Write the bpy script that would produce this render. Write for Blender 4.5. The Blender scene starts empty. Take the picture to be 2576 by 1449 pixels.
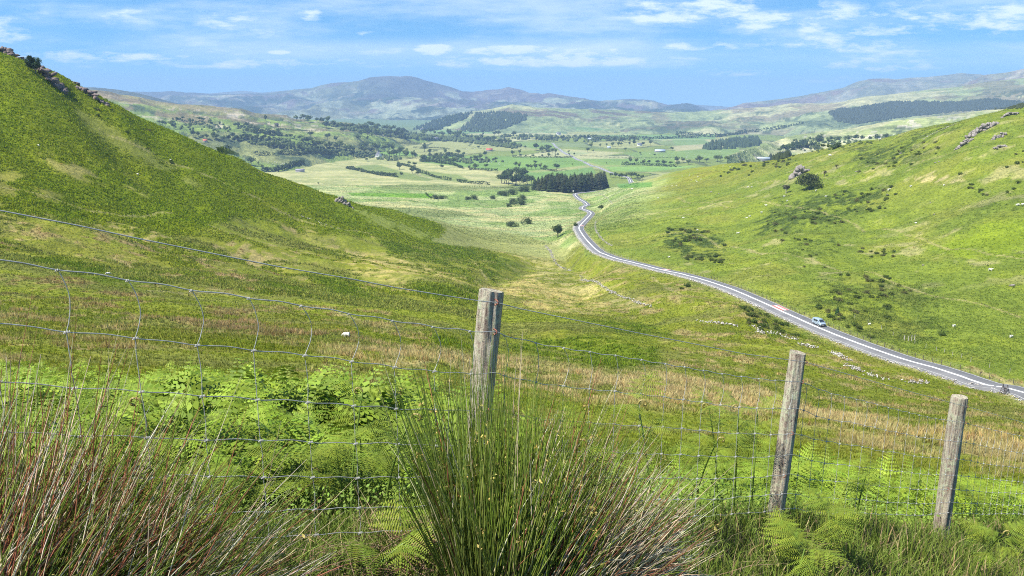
import bpy, bmesh, math, random
import numpy as np
from mathutils import Vector, Matrix
random.seed(7); RNG = np.random.default_rng(7)
SC = bpy.context.scene
COL = SC.collection
# ------------------------------------------------------------------ camera
F, CU, CV = 1983.0, 1288.0, 724.5          # focal length and centre of the 2576 x 1449 view
PITCH = math.radians(13.4)
CP, SP = math.cos(PITCH), math.sin(PITCH)
cam = bpy.data.objects.new("camera", bpy.data.cameras.new("camera"))
COL.objects.link(cam); SC.camera = cam
cam.location = (0, 0, 0); cam.rotation_euler = (math.pi/2 - PITCH, 0, 0)
cam.data.sensor_width = 36; cam.data.lens = 36*F/2576
cam.data.clip_start = 0.05; cam.data.clip_end = 120000
# ------------------------------------------------------------------ light
SUN_EL, SUN_AZ = math.radians(56), math.radians(-116)     # azimuth from +Y, clockwise to +X
world = bpy.data.worlds.new("World"); SC.world = world; world.use_nodes = True
nt = world.node_tree; nt.nodes.clear()
def N(t, typ, **k):
    n = t.nodes.new(typ)
    for a, b in k.items(): setattr(n, a, b)
    return n
out = N(nt, 'ShaderNodeOutputWorld'); bg = N(nt, 'ShaderNodeBackground')
sky = N(nt, 'ShaderNodeTexSky', sky_type='NISHITA', sun_disc=False)
sky.sun_elevation = SUN_EL; sky.sun_rotation = SUN_AZ
sky.altitude = 400; sky.air_density = 1.0; sky.dust_density = 0.0; sky.ozone_density = 3.0
bg.inputs[1].default_value = 0.08
geo = N(nt, 'ShaderNodeTexCoord')
sepd = N(nt, 'ShaderNodeSeparateXYZ'); nt.links.new(geo.outputs['Generated'], sepd.inputs[0])
def M2(t, op, a, b, clamp=False):
    m = N(t, 'ShaderNodeMath', operation=op); m.use_clamp = clamp
    for i, x in enumerate((a, b)):
        if x is None: continue
        if isinstance(x, (int, float)): m.inputs[i].default_value = x
        else: t.links.new(x, m.inputs[i])
    return m.outputs[0]
# the clear blue sky: look a little higher than the ray so the horizon stays azure
lift = N(nt, 'ShaderNodeVectorMath', operation='ADD'); lift.inputs[1].default_value = (0, 0, 0.13)
nt.links.new(geo.outputs['Generated'], lift.inputs[0])
nrm = N(nt, 'ShaderNodeVectorMath', operation='NORMALIZE'); nt.links.new(lift.outputs[0], nrm.inputs[0])
nt.links.new(nrm.outputs[0], sky.inputs[0])
# clouds: long soft banks near the horizon, broken sheets above
yy = M2(nt, 'MAXIMUM', sepd.outputs[1], 0.05)
az = M2(nt, 'DIVIDE', sepd.outputs[0], yy)
el = M2(nt, 'DIVIDE', sepd.outputs[2], yy)
def cvec(sx, sy, ox, oy):
    c = N(nt, 'ShaderNodeCombineXYZ')
    nt.links.new(M2(nt, 'ADD', M2(nt, 'MULTIPLY', az, sx), ox), c.inputs[0])
    nt.links.new(M2(nt, 'ADD', M2(nt, 'MULTIPLY', el, sy), oy), c.inputs[1])
    return c.outputs[0]
def cnoise(v, scale, det, rough, lo, hi):
    n = N(nt, 'ShaderNodeTexNoise'); n.inputs['Scale'].default_value = scale
    n.inputs['Detail'].default_value = det; n.inputs['Roughness'].default_value = rough
    nt.links.new(v, n.inputs['Vector'])
    r = N(nt, 'ShaderNodeMapRange'); r.interpolation_type = 'SMOOTHSTEP'
    r.inputs[1].default_value = lo; r.inputs[2].default_value = hi
    nt.links.new(n.outputs['Fac'], r.inputs[0]); return r.outputs[0]
def ell(a, b):   # smooth band in elevation
    r = N(nt, 'ShaderNodeMapRange'); r.interpolation_type = 'SMOOTHSTEP'
    r.inputs[1].default_value = a; r.inputs[2].default_value = b
    nt.links.new(el, r.inputs[0]); return r.outputs[0]
big = cnoise(cvec(4.5, 26, 3.1, 1.7), 1.0, 8, .62, .38, .70)
sheet = M2(nt, 'MULTIPLY', big, M2(nt, 'ADD', M2(nt, 'MULTIPLY', ell(.040, .085), .95), .0))
puff = cnoise(cvec(7, 40, 8.3, 2.1), 1.0, 7, .62, .53, .74)
band = M2(nt, 'MULTIPLY', ell(.030, .046), M2(nt, 'SUBTRACT', 1.0, ell(.058, .080)))
veil = M2(nt, 'MULTIPLY', cnoise(cvec(1.3, 9, 1.0, 5.0), 1.0, 5, .6, .40, .75), M2(nt, 'MULTIPLY', band, .62))
def blob(u, v, ru, rv, amp):    # a cloud at its own bearing and height in the sky
    a0 = (u-1288)/F; e0 = math.tan(math.atan((724.5-v)/F)-PITCH)
    da = M2(nt, 'MULTIPLY', M2(nt, 'SUBTRACT', az, a0), F/ru); de = M2(nt, 'MULTIPLY', M2(nt, 'SUBTRACT', el, e0), F/rv)
    d = M2(nt, 'ADD', M2(nt, 'MULTIPLY', da, da), M2(nt, 'MULTIPLY', de, de))
    return M2(nt, 'MULTIPLY', M2(nt, 'SUBTRACT', 1.0, d, True), amp)
cl = None
for b_ in CLOUDS if 'CLOUDS' in globals() else [(50,75,110,38,.9),(240,142,220,18,.9),(400,143,130,10,.8),(490,142,40,6,.5),(725,130,38,9,.8),(805,38,40,18,.7),(940,84,30,9,.6),(948,103,34,8,.7),
          (1100,125,60,18,.9),(1290,128,150,17,.8),(1480,128,100,20,.9),(1370,152,320,20,.8),(700,160,380,16,.6),(1740,120,110,18,.8),(1740,28,260,44,.85),(1950,42,280,52,.7),(2160,60,260,44,.6),(2350,30,260,40,.6),(2050,110,260,24,.6),
          (2440,70,110,26,.85),(2560,160,40,25,1.0),(1840,180,120,14,.6),(2180,165,180,22,.6),(2080,200,110,12,.4),(620,60,180,50,.35),(300,40,200,30,.4),(2330,20,160,30,.5),(1180,160,300,14,.45)]:
    bb = blob(*b_); cl = bb if cl is None else M2(nt, 'MAXIMUM', cl, bb)
wisp = cnoise(cvec(15, 58, 5.3, 7.1), 1.0, 9, .66, .30, .72)
detail = M2(nt, 'MULTIPLY', M2(nt, 'ADD', M2(nt, 'SUBTRACT', M2(nt, 'MULTIPLY', M2(nt, 'POWER', cl, .5), 1.1), 1.30), M2(nt, 'MULTIPLY', wisp, 1.5)), M2(nt, 'MULTIPLY', M2(nt, 'MINIMUM', M2(nt, 'MULTIPLY', cl, 2.2), 1.0), 1.1), True)
tot = M2(nt, 'ADD', M2(nt, 'ADD', M2(nt, 'MULTIPLY', sheet, .62), M2(nt, 'MULTIPLY', M2(nt, 'MULTIPLY', puff, band), .75)), M2(nt, 'ADD', veil, M2(nt, 'MULTIPLY', detail, 1.0)), True)
front = N(nt, 'ShaderNodeMath', operation='GREATER_THAN'); front.inputs[1].default_value = 0.05
nt.links.new(sepd.outputs[1], front.inputs[0])
tot = M2(nt, 'MULTIPLY', tot, front.outputs[0])
tot = M2(nt, 'MULTIPLY', tot, .78)
tint = N(nt, 'ShaderNodeMix', data_type='RGBA', blend_type='MULTIPLY'); tint.inputs[0].default_value = 1
nt.links.new(sky.outputs[0], tint.inputs[6]); tint.inputs[7].default_value = (.66, 1.16, 1.34, 1)
mix = N(nt, 'ShaderNodeMix', data_type='RGBA')
hzn = N(nt, 'ShaderNodeMix', data_type='RGBA'); nt.links.new(M2(nt, 'MULTIPLY', M2(nt, 'SUBTRACT', 1.0, ell(-.01, .075)), .45), hzn.inputs[0]); nt.links.new(tint.outputs[2], hzn.inputs[6]); hzn.inputs[7].default_value = (4.4, 7.4, 9.6, 1)
nt.links.new(tot, mix.inputs[0]); nt.links.new(hzn.outputs[2], mix.inputs[6]); mix.inputs[7].default_value = (8.0, 8.8, 9.6, 1)
nt.links.new(mix.outputs[2], bg.inputs[0]); nt.links.new(bg.outputs[0], out.inputs[0])
sun = bpy.data.objects.new("sun", bpy.data.lights.new("sun", 'SUN')); COL.objects.link(sun)
sun.data.energy = 5.0; sun.data.angle = math.radians(.55); sun.data.color = (1, .94, .82)
sd = Vector((math.sin(SUN_AZ)*math.cos(SUN_EL), math.cos(SUN_AZ)*math.cos(SUN_EL), math.sin(SUN_EL)))
sun.rotation_euler = (-sd).to_track_quat('-Z', 'Y').to_euler()
SC.view_settings.view_transform = 'Standard'; SC.view_settings.look = 'None'
SC.view_settings.exposure = 0.85; SC.view_settings.gamma = 1
SC.cycles.max_bounces = 5; SC.cycles.diffuse_bounces = 2; SC.cycles.transmission_bounces = 3
SC.cycles.transparent_max_bounces = 6; SC.cycles.volume_bounces = 0
SC.cycles.use_denoising = False; SC.cycles.filter_width = 1.05
# ------------------------------------------------------------------ helpers
def pix(u, v, y):
    """point at forward distance y on the line of sight of picture point u, v"""
    u = np.asarray(u, float); v = np.asarray(v, float)
    X = (u-CU)/F; Y = (v-CV)/F
    dx, dy, dz = X, CP - Y*SP, -SP - Y*CP
    s = y/dy
    return np.stack([dx*s, dy*s, dz*s], -1)
def proj(p):
    p = np.asarray(p, float)
    d = p[..., 1]*CP - p[..., 2]*SP
    return CU + F*p[..., 0]/d, CV + F*(-p[..., 1]*SP - p[..., 2]*CP)/d
def _hash(ix, iy, seed):
    h = (ix.astype(np.int64)*374761393 + iy.astype(np.int64)*668265263 + seed*1442695041) & 0xFFFFFFFF
    h = ((h ^ (h >> 13))*1274126177) & 0xFFFFFFFF
    return ((h ^ (h >> 16)) & 0xFFFF)/65535.0
def vnoise(x, y, seed=0):
    ix = np.floor(x); iy = np.floor(y); fx = x-ix; fy = y-iy
    fx = fx*fx*(3-2*fx); fy = fy*fy*(3-2*fy)
    a = _hash(ix, iy, seed); b = _hash(ix+1, iy, seed); c = _hash(ix, iy+1, seed); d = _hash(ix+1, iy+1, seed)
    return (a+(b-a)*fx)*(1-fy) + (c+(d-c)*fx)*fy
def fbm(x, y, seed=0, octv=4, gain=.5):
    s = 0; a = 1; t = 0
    for o in range(octv):
        s = s + a*vnoise(x*2**o+17.3*o, y*2**o-9.1*o, seed+o); t += a; a *= gain
    return s/t
def sstep(a, b, x):
    t = np.clip((x-a)/(b-a), 0, 1); return t*t*(3-2*t)
def mesh_np(name, verts, faces, mat=None, parent=None, cols=None, smooth=False):
    """one mesh object from numpy arrays; faces all tris or all quads"""
    me = bpy.data.meshes.new(name); verts = np.ascontiguousarray(verts, dtype=np.float32); faces = np.ascontiguousarray(faces, dtype=np.int32)
    k = faces.shape[1]
    me.vertices.add(len(verts)); me.vertices.foreach_set('co', verts.ravel())
    me.loops.add(faces.size); me.loops.foreach_set('vertex_index', faces.ravel())
    me.polygons.add(len(faces)); me.polygons.foreach_set('loop_start', np.arange(0, faces.size, k, dtype=np.int32))
    try: me.polygons.foreach_set('loop_total', np.full(len(faces), k, dtype=np.int32))
    except Exception: pass
    me.update(calc_edges=True)
    if smooth: me.polygons.foreach_set('use_smooth', np.ones(len(faces), bool))
    if cols is not None:
        c = np.ones((len(verts), 4), np.float32); c[:, :3] = cols
        a = me.color_attributes.new('Col', 'FLOAT_COLOR', 'POINT'); a.data.foreach_set('color', c.ravel())
    o = bpy.data.objects.new(name, me); COL.objects.link(o)
    if mat: me.materials.append(mat)
    if parent is not None: o.parent = parent
    return o
def tag(o, label=None, cat=None, group=None, kind=None):
    if label: o['label'] = label
    if cat: o['category'] = cat
    if group: o['group'] = group
    if kind: o['kind'] = kind
    return o
def empty(name, loc, label, cat, group=None, rz=0, scale=1):
    o = bpy.data.objects.new(name, None); COL.objects.link(o); o.location = loc; o.rotation_euler = (0, 0, rz); o.scale = (scale,)*3
    o.empty_display_size = .1
    return tag(o, label, cat, group)
def copy_tree(o, parent=None):
    c = o.copy(); COL.objects.link(c)
    if parent is not None: c.parent = parent
    for ch in KIDS.get(o.name, ()):
        copy_tree(ch, c)
    return c
KIDS = {}
def kid(o, parent):
    KIDS.setdefault(parent.name, []).append(o); o.parent = parent; return o
# ------------------------------------------------------------------ materials
def new_mat(name, rough=.85, spec=.2):
    m = bpy.data.materials.new(name); m.use_nodes = True
    b = m.node_tree.nodes['Principled BSDF']; b.inputs['Roughness'].default_value = rough
    b.inputs['Specular IOR Level'].default_value = spec
    return m, m.node_tree, b
def noise_node(t, scale, det=3, rough=.6, vec=None, stretch=None):
    tc = N(t, 'ShaderNodeTexCoord'); v = tc.outputs['Object'] if vec is None else vec
    if stretch:
        mp = N(t, 'ShaderNodeMapping'); mp.inputs['Scale'].default_value = stretch; t.links.new(v, mp.inputs[0]); v = mp.outputs[0]
    n = N(t, 'ShaderNodeTexNoise'); n.inputs['Scale'].default_value = scale; n.inputs['Detail'].default_value = det
    n.inputs['Roughness'].default_value = rough; t.links.new(v, n.inputs['Vector']); return n.outputs['Fac']
def ramp(t, fac, stops):
    r = N(t, 'ShaderNodeValToRGB'); t.links.new(fac, r.inputs[0])
    el_ = r.color_ramp.elements
    while len(el_) < len(stops): el_.new(.5)
    for e, (p, c) in zip(el_, stops): e.position = p; e.color = (*c, 1) if len(c) == 3 else c
    return r.outputs[0]
def g(x): return (x, x, x)
def mul(t, a, b, fac=1.0):
    m = N(t, 'ShaderNodeMix', data_type='RGBA', blend_type='MULTIPLY'); m.inputs[0].default_value = fac
    t.links.new(a, m.inputs[6])
    if isinstance(b, tuple): m.inputs[7].default_value = (*b, 1)
    else: t.links.new(b, m.inputs[7])
    return m.outputs[2]
def bump(t, b, h, strength, dist):
    n = N(t, 'ShaderNodeBump'); n.inputs['Strength'].default_value = strength; n.inputs['Distance'].default_value = dist
    t.links.new(h, n.inputs['Height']); t.links.new(n.outputs[0], b.inputs['Normal'])
def simple(name, col, rough=.7, var=.25, scale=3, spec=.3, metal=0, bmp=None, stretch=None, dark=None):
    m, t, b = new_mat(name, rough, spec)
    f = noise_node(t, scale, 5, .65, stretch=stretch)
    c2 = tuple(min(1, c*(1+var)) for c in col); c1 = dark or tuple(c*(1-var) for c in col)
    t.links.new(ramp(t, f, [(.3, c1), (.7, c2)]), b.inputs['Base Color']); b.inputs['Metallic'].default_value = metal
    if bmp: bump(t, b, f, bmp[0], bmp[1])
    return m
def attr_mat(name, noises, bumps=None, rough=.95, spec=.08):
    """vertex colour times several noise ramps"""
    m, t, b = new_mat(name, rough, spec)
    at = N(t, 'ShaderNodeAttribute', attribute_name='Col'); c = at.outputs['Color']
    for sc, lo, hi, tintlo, tinthi in noises:
        f = noise_node(t, sc, 3, .6)
        c = mul(t, c, ramp(t, f, [(lo, tintlo), (hi, tinthi)]))
    t.links.new(c, b.inputs['Base Color'])
    if bumps:
        f = noise_node(t, bumps[0], 4, .7); bump(t, b, f, bumps[1], bumps[2])
    return m
GROUND = attr_mat('ground_cover', [(.012, .3, .7, (.86, .88, .9), (1.13, 1.1, 1.05)), (.12, .32, .68, (.80, .83, .82), (1.18, 1.16, 1.1)),
                                   (.7, .30, .68, (.66, .70, .66), (1.32, 1.28, 1.25)), (3.5, .3, .7, (.70, .72, .7), (1.28, 1.25, 1.2))], (1.3, .9, .55))
HILL = attr_mat('hill_cover', [(.0015, .3, .7, (.85, .88, .9), (1.15, 1.1, 1.05)), (.010, .35, .65, (.72, .76, .76), (1.3, 1.25, 1.2)),
                               (.06, .35, .65, (.75, .77, .78), (1.25, 1.22, 1.2))], (.02, .8, 18))
# ------------------------------------------------------------------ terrain height
def vplain(y, z=-165.0): return CV + F*math.tan(math.atan(-z/y)-PITCH)
ROAD = [(2700,1040,128),(2576,992,150),(2482,965,157),(2414,944,165),(2346,925.5,173),(2277,905,182),(2209,883,192),(2141,857,203),(2073,830,216),(2005,801,232),(1937,769,250),(1834,724.5,283),(1731,693,325),
        (1666,679,352),(1601,662,385),(1557,652,408),(1525,641,430),(1501,629,455),(1477,605,515),(1464,588,570),(1456.5,573,630),(1464,562,680),(1479,546.6,745),(1487,536,800),
        (1479,530,835),(1465,525,865),(1467,519.5,900),(1477,515,930),(1470,507.5,990),(1457,500,1050),(1446.5,489,1150),(1455,485.5,1185),(1478,483,1215),(1510,481,1235)]
TAB = {
 -700: [(10,1240),(20,1040),(40,900),(80,780),(150,560),(220,250),(290,20),(340,-80),(420,-60),(560,120),(900,340),(1200,420)],
 -300: [(10,1230),(20,1030),(35,915),(70,820),(120,715),(180,590),(250,360),(310,130),(350,45),(400,70),(480,170),(620,310),(1000,420)],
 0: [(8,1260),(15,1080),(30,930),(60,850),(110,760),(170,665),(220,575),(280,385),(335,205),(370,135),(410,150),(500,250),(660,360),(1000,430)],
 150: [(15,1090),(30,940),(60,856),(110,768),(170,685),(220,610),(280,455),(345,270),(382,192),(420,208),(520,300),(700,400),(1000,440)],
 300: [(8,1260),(15,1095),(30,955),(60,862),(110,780),(170,705),(220,640),(280,535),(345,385),(393,274),(430,286),(520,350),(700,420),(1000,455)],
 450: [(15,1100),(30,965),(60,872),(110,792),(170,722),(225,660),(285,575),(350,465),(408,340),(445,350),(530,405),(700,450),(1000,465)],
 600: [(15,1110),(30,980),(60,885),(110,805),(170,740),(230,680),(290,612),(355,525),(425,404),(460,412),(550,455),(700,480),(1000,482),(1300,462)],
 740: [(30,992),(60,892),(110,815),(170,752),(235,696),(295,645),(365,565),(448,463),(485,470),(580,500),(750,512),(1000,488),(1300,463)],
 860: [(8,1275),(15,1130),(30,1000),(60,900),(110,822),(170,765),(240,712),(300,665),(365,600),(420,548),(470,501),(510,507),(600,526),(750,526),(1000,496),(1300,465)],
 1000: [(30,1015),(60,912),(110,836),(170,778),(240,724),(300,683),(370,632),(440,585),(505,534),(545,536),(650,545),(800,528),(1000,500),(1300,466)],
 1120: [(15,1150),(30,1030),(60,925),(110,850),(170,790),(240,735),(300,700),(380,652),(460,610),(535,573),(580,570),(700,558),(850,530),(1000,507),(1300,468)],
 1200: [(80,948),(120,868),(170,808),(240,755),(300,715),(380,668),(450,638),(540,606),(600,590),(700,566),(850,535),(1000,510)],
 1288: [(5,1325),(10,1222),(25,1120),(50,1050),(80,965),(120,892),(200,815),(300,742),(450,655),(560,612),(650,584),(800,548),(1000,512),(1250,478),(1400,466)],
 1400: [(25,1128),(50,1058),(80,972),(120,900),(200,820),(300,750),(400,692),(500,648),(590,602),(700,566),(850,530),(1000,504),(1200,480)],
 1470: [(25,1130),(50,1060),(80,975),(120,905),(200,825),(300,755),(400,697),(470,655),(1300,473)],
 1560: [(10,1250),(50,1063),(80,982),(120,915),(200,830),(270,770),(340,710),(480,615),(560,575),(700,528),(850,497),(1000,480),(1150,472),(1300,470)],
 1700: [(10,1262),(15,1200),(25,1140),(50,1070),(80,990),(120,925),(200,830),(270,750),(420,615),(520,565),(650,513),(800,472),(900,450),(1000,433),(1130,440),(1400,452)],
 1830: [(50,1078),(80,1010),(120,945),(180,860),(230,790),(350,665),(450,590),(560,525),(700,470),(830,428),(930,413),(1030,420),(1300,445)],
 2000: [(8,1340),(15,1240),(25,1165),(50,1085),(80,1030),(120,965),(180,875),(270,735),(330,650),(420,560),(540,478),(660,418),(770,391),(860,398),(1000,418),(1300,440)],
 2150: [(50,1105),(80,1045),(120,985),(170,905),(240,780),(300,690),(380,585),(470,490),(580,405),(690,361),(770,368),(950,410),(1300,440)],
 2300: [(8,1350),(15,1280),(25,1210),(45,1120),(80,1060),(120,998),(160,940),(200,868),(240,785),(300,670),(380,550),(470,428),(560,350),(615,328),(700,345),(900,400),(1300,440)],
 2450: [(25,1228),(45,1132),(80,1068),(125,1008),(190,885),(235,775),(300,630),(370,495),(450,372),(540,299),(570,292),(640,312),(850,390)],
 2576: [(8,1355),(15,1300),(25,1240),(45,1140),(80,1075),(120,1022),(175,938),(210,850),(260,705),(330,530),(420,365),(490,285),(535,262),(600,282),(750,340),(1000,400)],
 2900: [(10,1380),(25,1260),(80,1090),(130,1020),(180,880),(240,680),(330,420),(430,250),(500,200),(560,215),(750,300),(1000,380)],
 3300: [(10,1400),(30,1250),(80,1100),(130,1000),(200,750),(330,300),(450,120),(520,100),(700,220),(1000,340)],
}
_P = []
for u, l in TAB.items():
    for y, v in l: _P.append((u, v, y))
    for y in (1500, 1800, 2300, 3200, 5000, 9000, 26000):
        _P.append((u, vplain(y, -158 if y < 1600 else -165), y))
for i, (u, v, y) in enumerate(ROAD):
    _P.append((u, v, y))
_P = np.array(_P, float)
_W = pix(_P[:, 0], _P[:, 1], _P[:, 2])
def _key(x, y): return np.stack([x/y*3.2, np.log(y)], -1)
_K = _key(_W[:, 0], _W[:, 1]); _T = _W[:, 2]/_W[:, 1]
def _phi(r2): return .5*r2*np.log(r2+1e-12)
_n = len(_K)
_A = np.zeros((_n+3, _n+3)); _d = ((_K[:, None]-_K[None])**2).sum(-1)
_A[:_n, :_n] = _phi(_d) + np.eye(_n)*4e-4; _A[:_n, _n] = 1; _A[:_n, _n+1:] = _K; _A[_n:, :_n] = _A[:_n, _n:].T
_C = np.linalg.solve(_A, np.concatenate([_T, np.zeros(3)]))
def t_rbf(x, y):
    k = _key(x, y); o = np.empty(len(k))
    for i in range(0, len(k), 20000):
        kk = k[i:i+20000]; r = ((kk[:, None]-_K[None])**2).sum(-1)
        o[i:i+20000] = _phi(r)@_C[:_n] + _C[_n] + kk@_C[_n+1:]
    return o
def z_near(x, y):
    s = (x+.07)*.77+(y-2.57)*.64; d = -(x+.07)*.64+(y-2.57)*.77
    zf = np.interp(s, [-30, -6, -1.6, 0, 1.85, 4.1, 30], [-1.4, -1.25, -1.22, -1.5, -2.19, -3.1, -12.5])
    z = zf - .38*np.maximum(d, 0) - .06*np.clip(-d, 0, 3) + .12*np.maximum(-d-3, 0)
    return z
# road centreline, smoothed
_R = pix([r[0] for r in ROAD], [r[1] for r in ROAD], [r[2] for r in ROAD])
def catmull(P, step):
    P = np.asarray(P, float); P = np.vstack([2*P[0]-P[1], P, 2*P[-1]-P[-2]]); o = []
    for i in range(1, len(P)-2):
        n = max(2, int(np.linalg.norm(P[i+1]-P[i])/step)); t = np.linspace(0, 1, n, endpoint=False)[:, None]
        a, b, c, d = P[i-1], P[i], P[i+1], P[i+2]
        o.append(.5*((2*b)+(-a+c)*t+(2*a-5*b+4*c-d)*t*t+(-a+3*b-3*c+d)*t**3))
    return np.vstack(o+[P[-2][None]])
_R[:, 2] = np.interp(np.arange(len(_R)), np.arange(len(_R)), _R[:, 2])
RC = catmull(_R, 3.0)
_ks = np.ones(9)/9
RC[:, 2] = np.convolve(np.pad(RC[:, 2], 4, mode='edge'), _ks, 'valid')
def road_dist(x, y, C):
    """distance to the centreline and its height there"""
    dist = np.full(len(x), 1e9); zz = np.zeros(len(x))
    m = (x > C[:, 0].min()-40) & (x < C[:, 0].max()+40) & (y > C[:, 1].min()-40) & (y < C[:, 1].max()+40)
    idx = np.where(m)[0]
    for i in range(0, len(idx), 20000):
        j = idx[i:i+20000]
        d = (x[j, None]-C[None, :, 0])**2+(y[j, None]-C[None, :, 1])**2
        k = d.argmin(1); dist[j] = np.sqrt(d[np.arange(len(j)), k]); zz[j] = C[k, 2]
    return dist, zz
def folds(x, y):
    """spurs and gullies: polylines of (u, v, y) with width and height"""
    z = np.zeros(len(x))
    for pts, w, h in FOLDS:
        P = pix([p[0] for p in pts], [p[1] for p in pts], [p[2] for p in pts])
        P = catmull(P, 6); best = np.full(len(x), 1e9)
        idx = np.where((x > P[:, 0].min()-3*w) & (x < P[:, 0].max()+3*w) & (y > P[:, 1].min()-3*w) & (y < P[:, 1].max()+3*w))[0]
        for i in range(0, len(idx), 40000):
            j = idx[i:i+40000]; best[j] = ((x[j, None]-P[None, :, 0])**2+(y[j, None]-P[None, :, 1])**2).min(1)
        z += h*np.exp(-best/(w*w))
    return z
FOLDS = [
 ([(60,200,365),(200,330,330),(400,480,300),(600,580,290),(800,660,285)], 9, 2.6),
 ([(-40,300,320),(60,390,290),(250,500,260),(420,570,250)], 8, -2.4),
 ([(170,270,362),(330,400,330),(520,520,330),(760,600,350),(900,640,350)], 10, -2.8),
 ([(300,330,378),(480,450,365),(680,540,380),(860,600,400)], 10, 2.6),
 ([(620,600,265),(800,690,240),(1000,770,230),(1200,830,190)], 8, -2.2),
 ([(900,680,300),(1100,760,260),(1300,850,190),(1500,900,150)], 10, 2.0),
 ([(1350,640,470),(1280,700,370),(1200,760,290),(1260,840,200),(1500,900,140)], 9, -3.0),
 ([(1500,700,350),(1650,760,280),(1850,830,220)], 9, 2.4),
 ([(1560,800,240),(1800,880,190),(2000,900,190)], 7, -2.2),
 ([(1600,560,520),(1900,500,520),(2200,430,470),(2500,360,430)], 14, 3.0),
 ([(1640,620,440),(1950,580,410),(2250,520,390),(2500,440,380)], 12, -2.8),
 ([(1700,500,680),(1900,450,640),(2150,410,560)], 16, 3.0),
 ([(1900,700,290),(2150,660,290),(2400,620,300)], 10, 1.6),
]
def H(x, y, rough=True):
    x = np.atleast_1d(np.asarray(x, float)); y = np.atleast_1d(np.asarray(y, float))
    r = np.hypot(x, y); ye = np.maximum(y, .35*r+1e-6); ye = np.maximum(ye, 3.0)
    a = np.clip(x/ye, -1.05, 1.05)
    z = np.zeros(len(x)); w = sstep(7, 18, r)*sstep(-.2, .3, y/np.maximum(r, 1e-6))
    near = z_near(np.clip(x, -16, 16), np.clip(y, -6, 24))
    m = w > 0
    if m.any(): z[m] = t_rbf(a[m]*ye[m], ye[m])*ye[m]
    z = near*(1-w)+z*w
    if rough:
        q_ = pix(1270, 600, 530.0); calm = 1-.8*np.exp(-((x-q_[0])**2+(y-q_[1])**2*.5)/90**2)
        z = z + calm*(fbm(x/26, y/26, 11, 4)-.5)*sstep(30, 160, r)*np.interp(r, [30, 250, 1200, 1500], [0, 4.6, 5, 3])
        z = z + (fbm(x/6, y/6, 31, 3)-.5)*sstep(12, 60, r)*.9*(1-sstep(900, 1500, r))
        z = z + (fbm(x/1.1, y/1.1, 41, 3)-.5)*.16*sstep(1, 4, r)*(1-sstep(100, 300, r))
        z = z + (fbm(x/190, y/190, 51, 3)-.5)*sstep(1000, 1600, r)*(14 - 8*sstep(3000, 7000, r))
        z = z + folds(x, y)
    d, zr = road_dist(x, y, RC)
    wr = 1-sstep(4.6, 13+np.clip(r/120, 0, 9), d)
    z = z*(1-wr)+(zr-.35)*wr
    return z
# ------------------------------------------------------------------ ground sheet
def steps(*segs):
    o = []
    for a, b, s in segs: o.append(np.arange(math.log(a), math.log(b), s))
    o.append([math.log(segs[-1][1])]); return np.exp(np.concatenate(o))
RR = steps((.5, 3, .05), (3, 30, .018), (30, 140, .012), (140, 700, .0048), (700, 1700, .006), (1700, 4500, .010), (4500, 13400, .03))
TH = np.concatenate([np.radians(np.arange(-180, -60, 6)), np.radians(np.arange(-60, -37, .7)), np.arange(math.radians(-37), math.radians(37), .00145), np.radians(np.arange(37, 60, .7)), np.radians(np.arange(60, 180.1, 6))])
_th, _rr = np.meshgrid(TH, RR); gx = (_rr*np.sin(_th)).ravel(); gy = (_rr*np.cos(_th)).ravel()
gz = H(gx, gy); gz -= np.clip(_rr.ravel()-9000, 0, None)*.004
nr, nc = len(RR), len(TH)
_i = (np.arange(nr-1)[:, None]*nc+np.arange(nc-1)[None]).ravel()
GQ = np.stack([_i, _i+1, _i+nc+1, _i+nc], -1)
GV = np.stack([gx, gy, gz], -1)
# ------------------------------------------------------------------ ground colours (what grows where)
def poly_in(u, v, poly, soft=4):
    P = np.array(poly, float); n = len(P); ins = np.zeros(len(u), bool); dm = np.full(len(u), 1e9)
    bb = (u > P[:, 0].min()-3*soft) & (u < P[:, 0].max()+3*soft) & (v > P[:, 1].min()-3*soft) & (v < P[:, 1].max()+3*soft)
    j = np.where(bb)[0]; o = np.zeros(len(u))
    if not len(j): return o
    uu, vv = u[j], v[j]; ins = np.zeros(len(j), bool); dm = np.full(len(j), 1e9)
    for i in range(n):
        x1, y1 = P[i]; x2, y2 = P[(i+1) % n]
        c = ((y1 > vv) != (y2 > vv)) & (uu < (x2-x1)*(vv-y1)/((y2-y1) if y2 != y1 else 1e-9)+x1); ins ^= c
        t = np.clip(((uu-x1)*(x2-x1)+(vv-y1)*(y2-y1))/((x2-x1)**2+(y2-y1)**2+1e-9), 0, 1)
        dm = np.minimum(dm, np.hypot(uu-x1-t*(x2-x1), vv-y1-t*(y2-y1)))
    sd = np.where(ins, dm, -dm); o[j] = sstep(-soft, soft, sd); return o
C_BRACK = (.125, .168, .006); C_BRACK2 = (.140, .182, .010); C_GRASS = (.185, .215, .024); C_OLIVE = (.185, .185, .032); C_TAN = (.34, .27, .13)
C_STRAW = (.42, .40, .21); C_PALE = (.31, .36, .17); C_FIELD = (.130, .270, .065); C_RUSH = (.20, .16, .075); C_GORSE = (.058, .088, .020); C_LIME = (.185, .228, .026)
C_HEATH = (.12, .10, .085); C_SCRUB = (.050, .075, .035)
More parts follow.
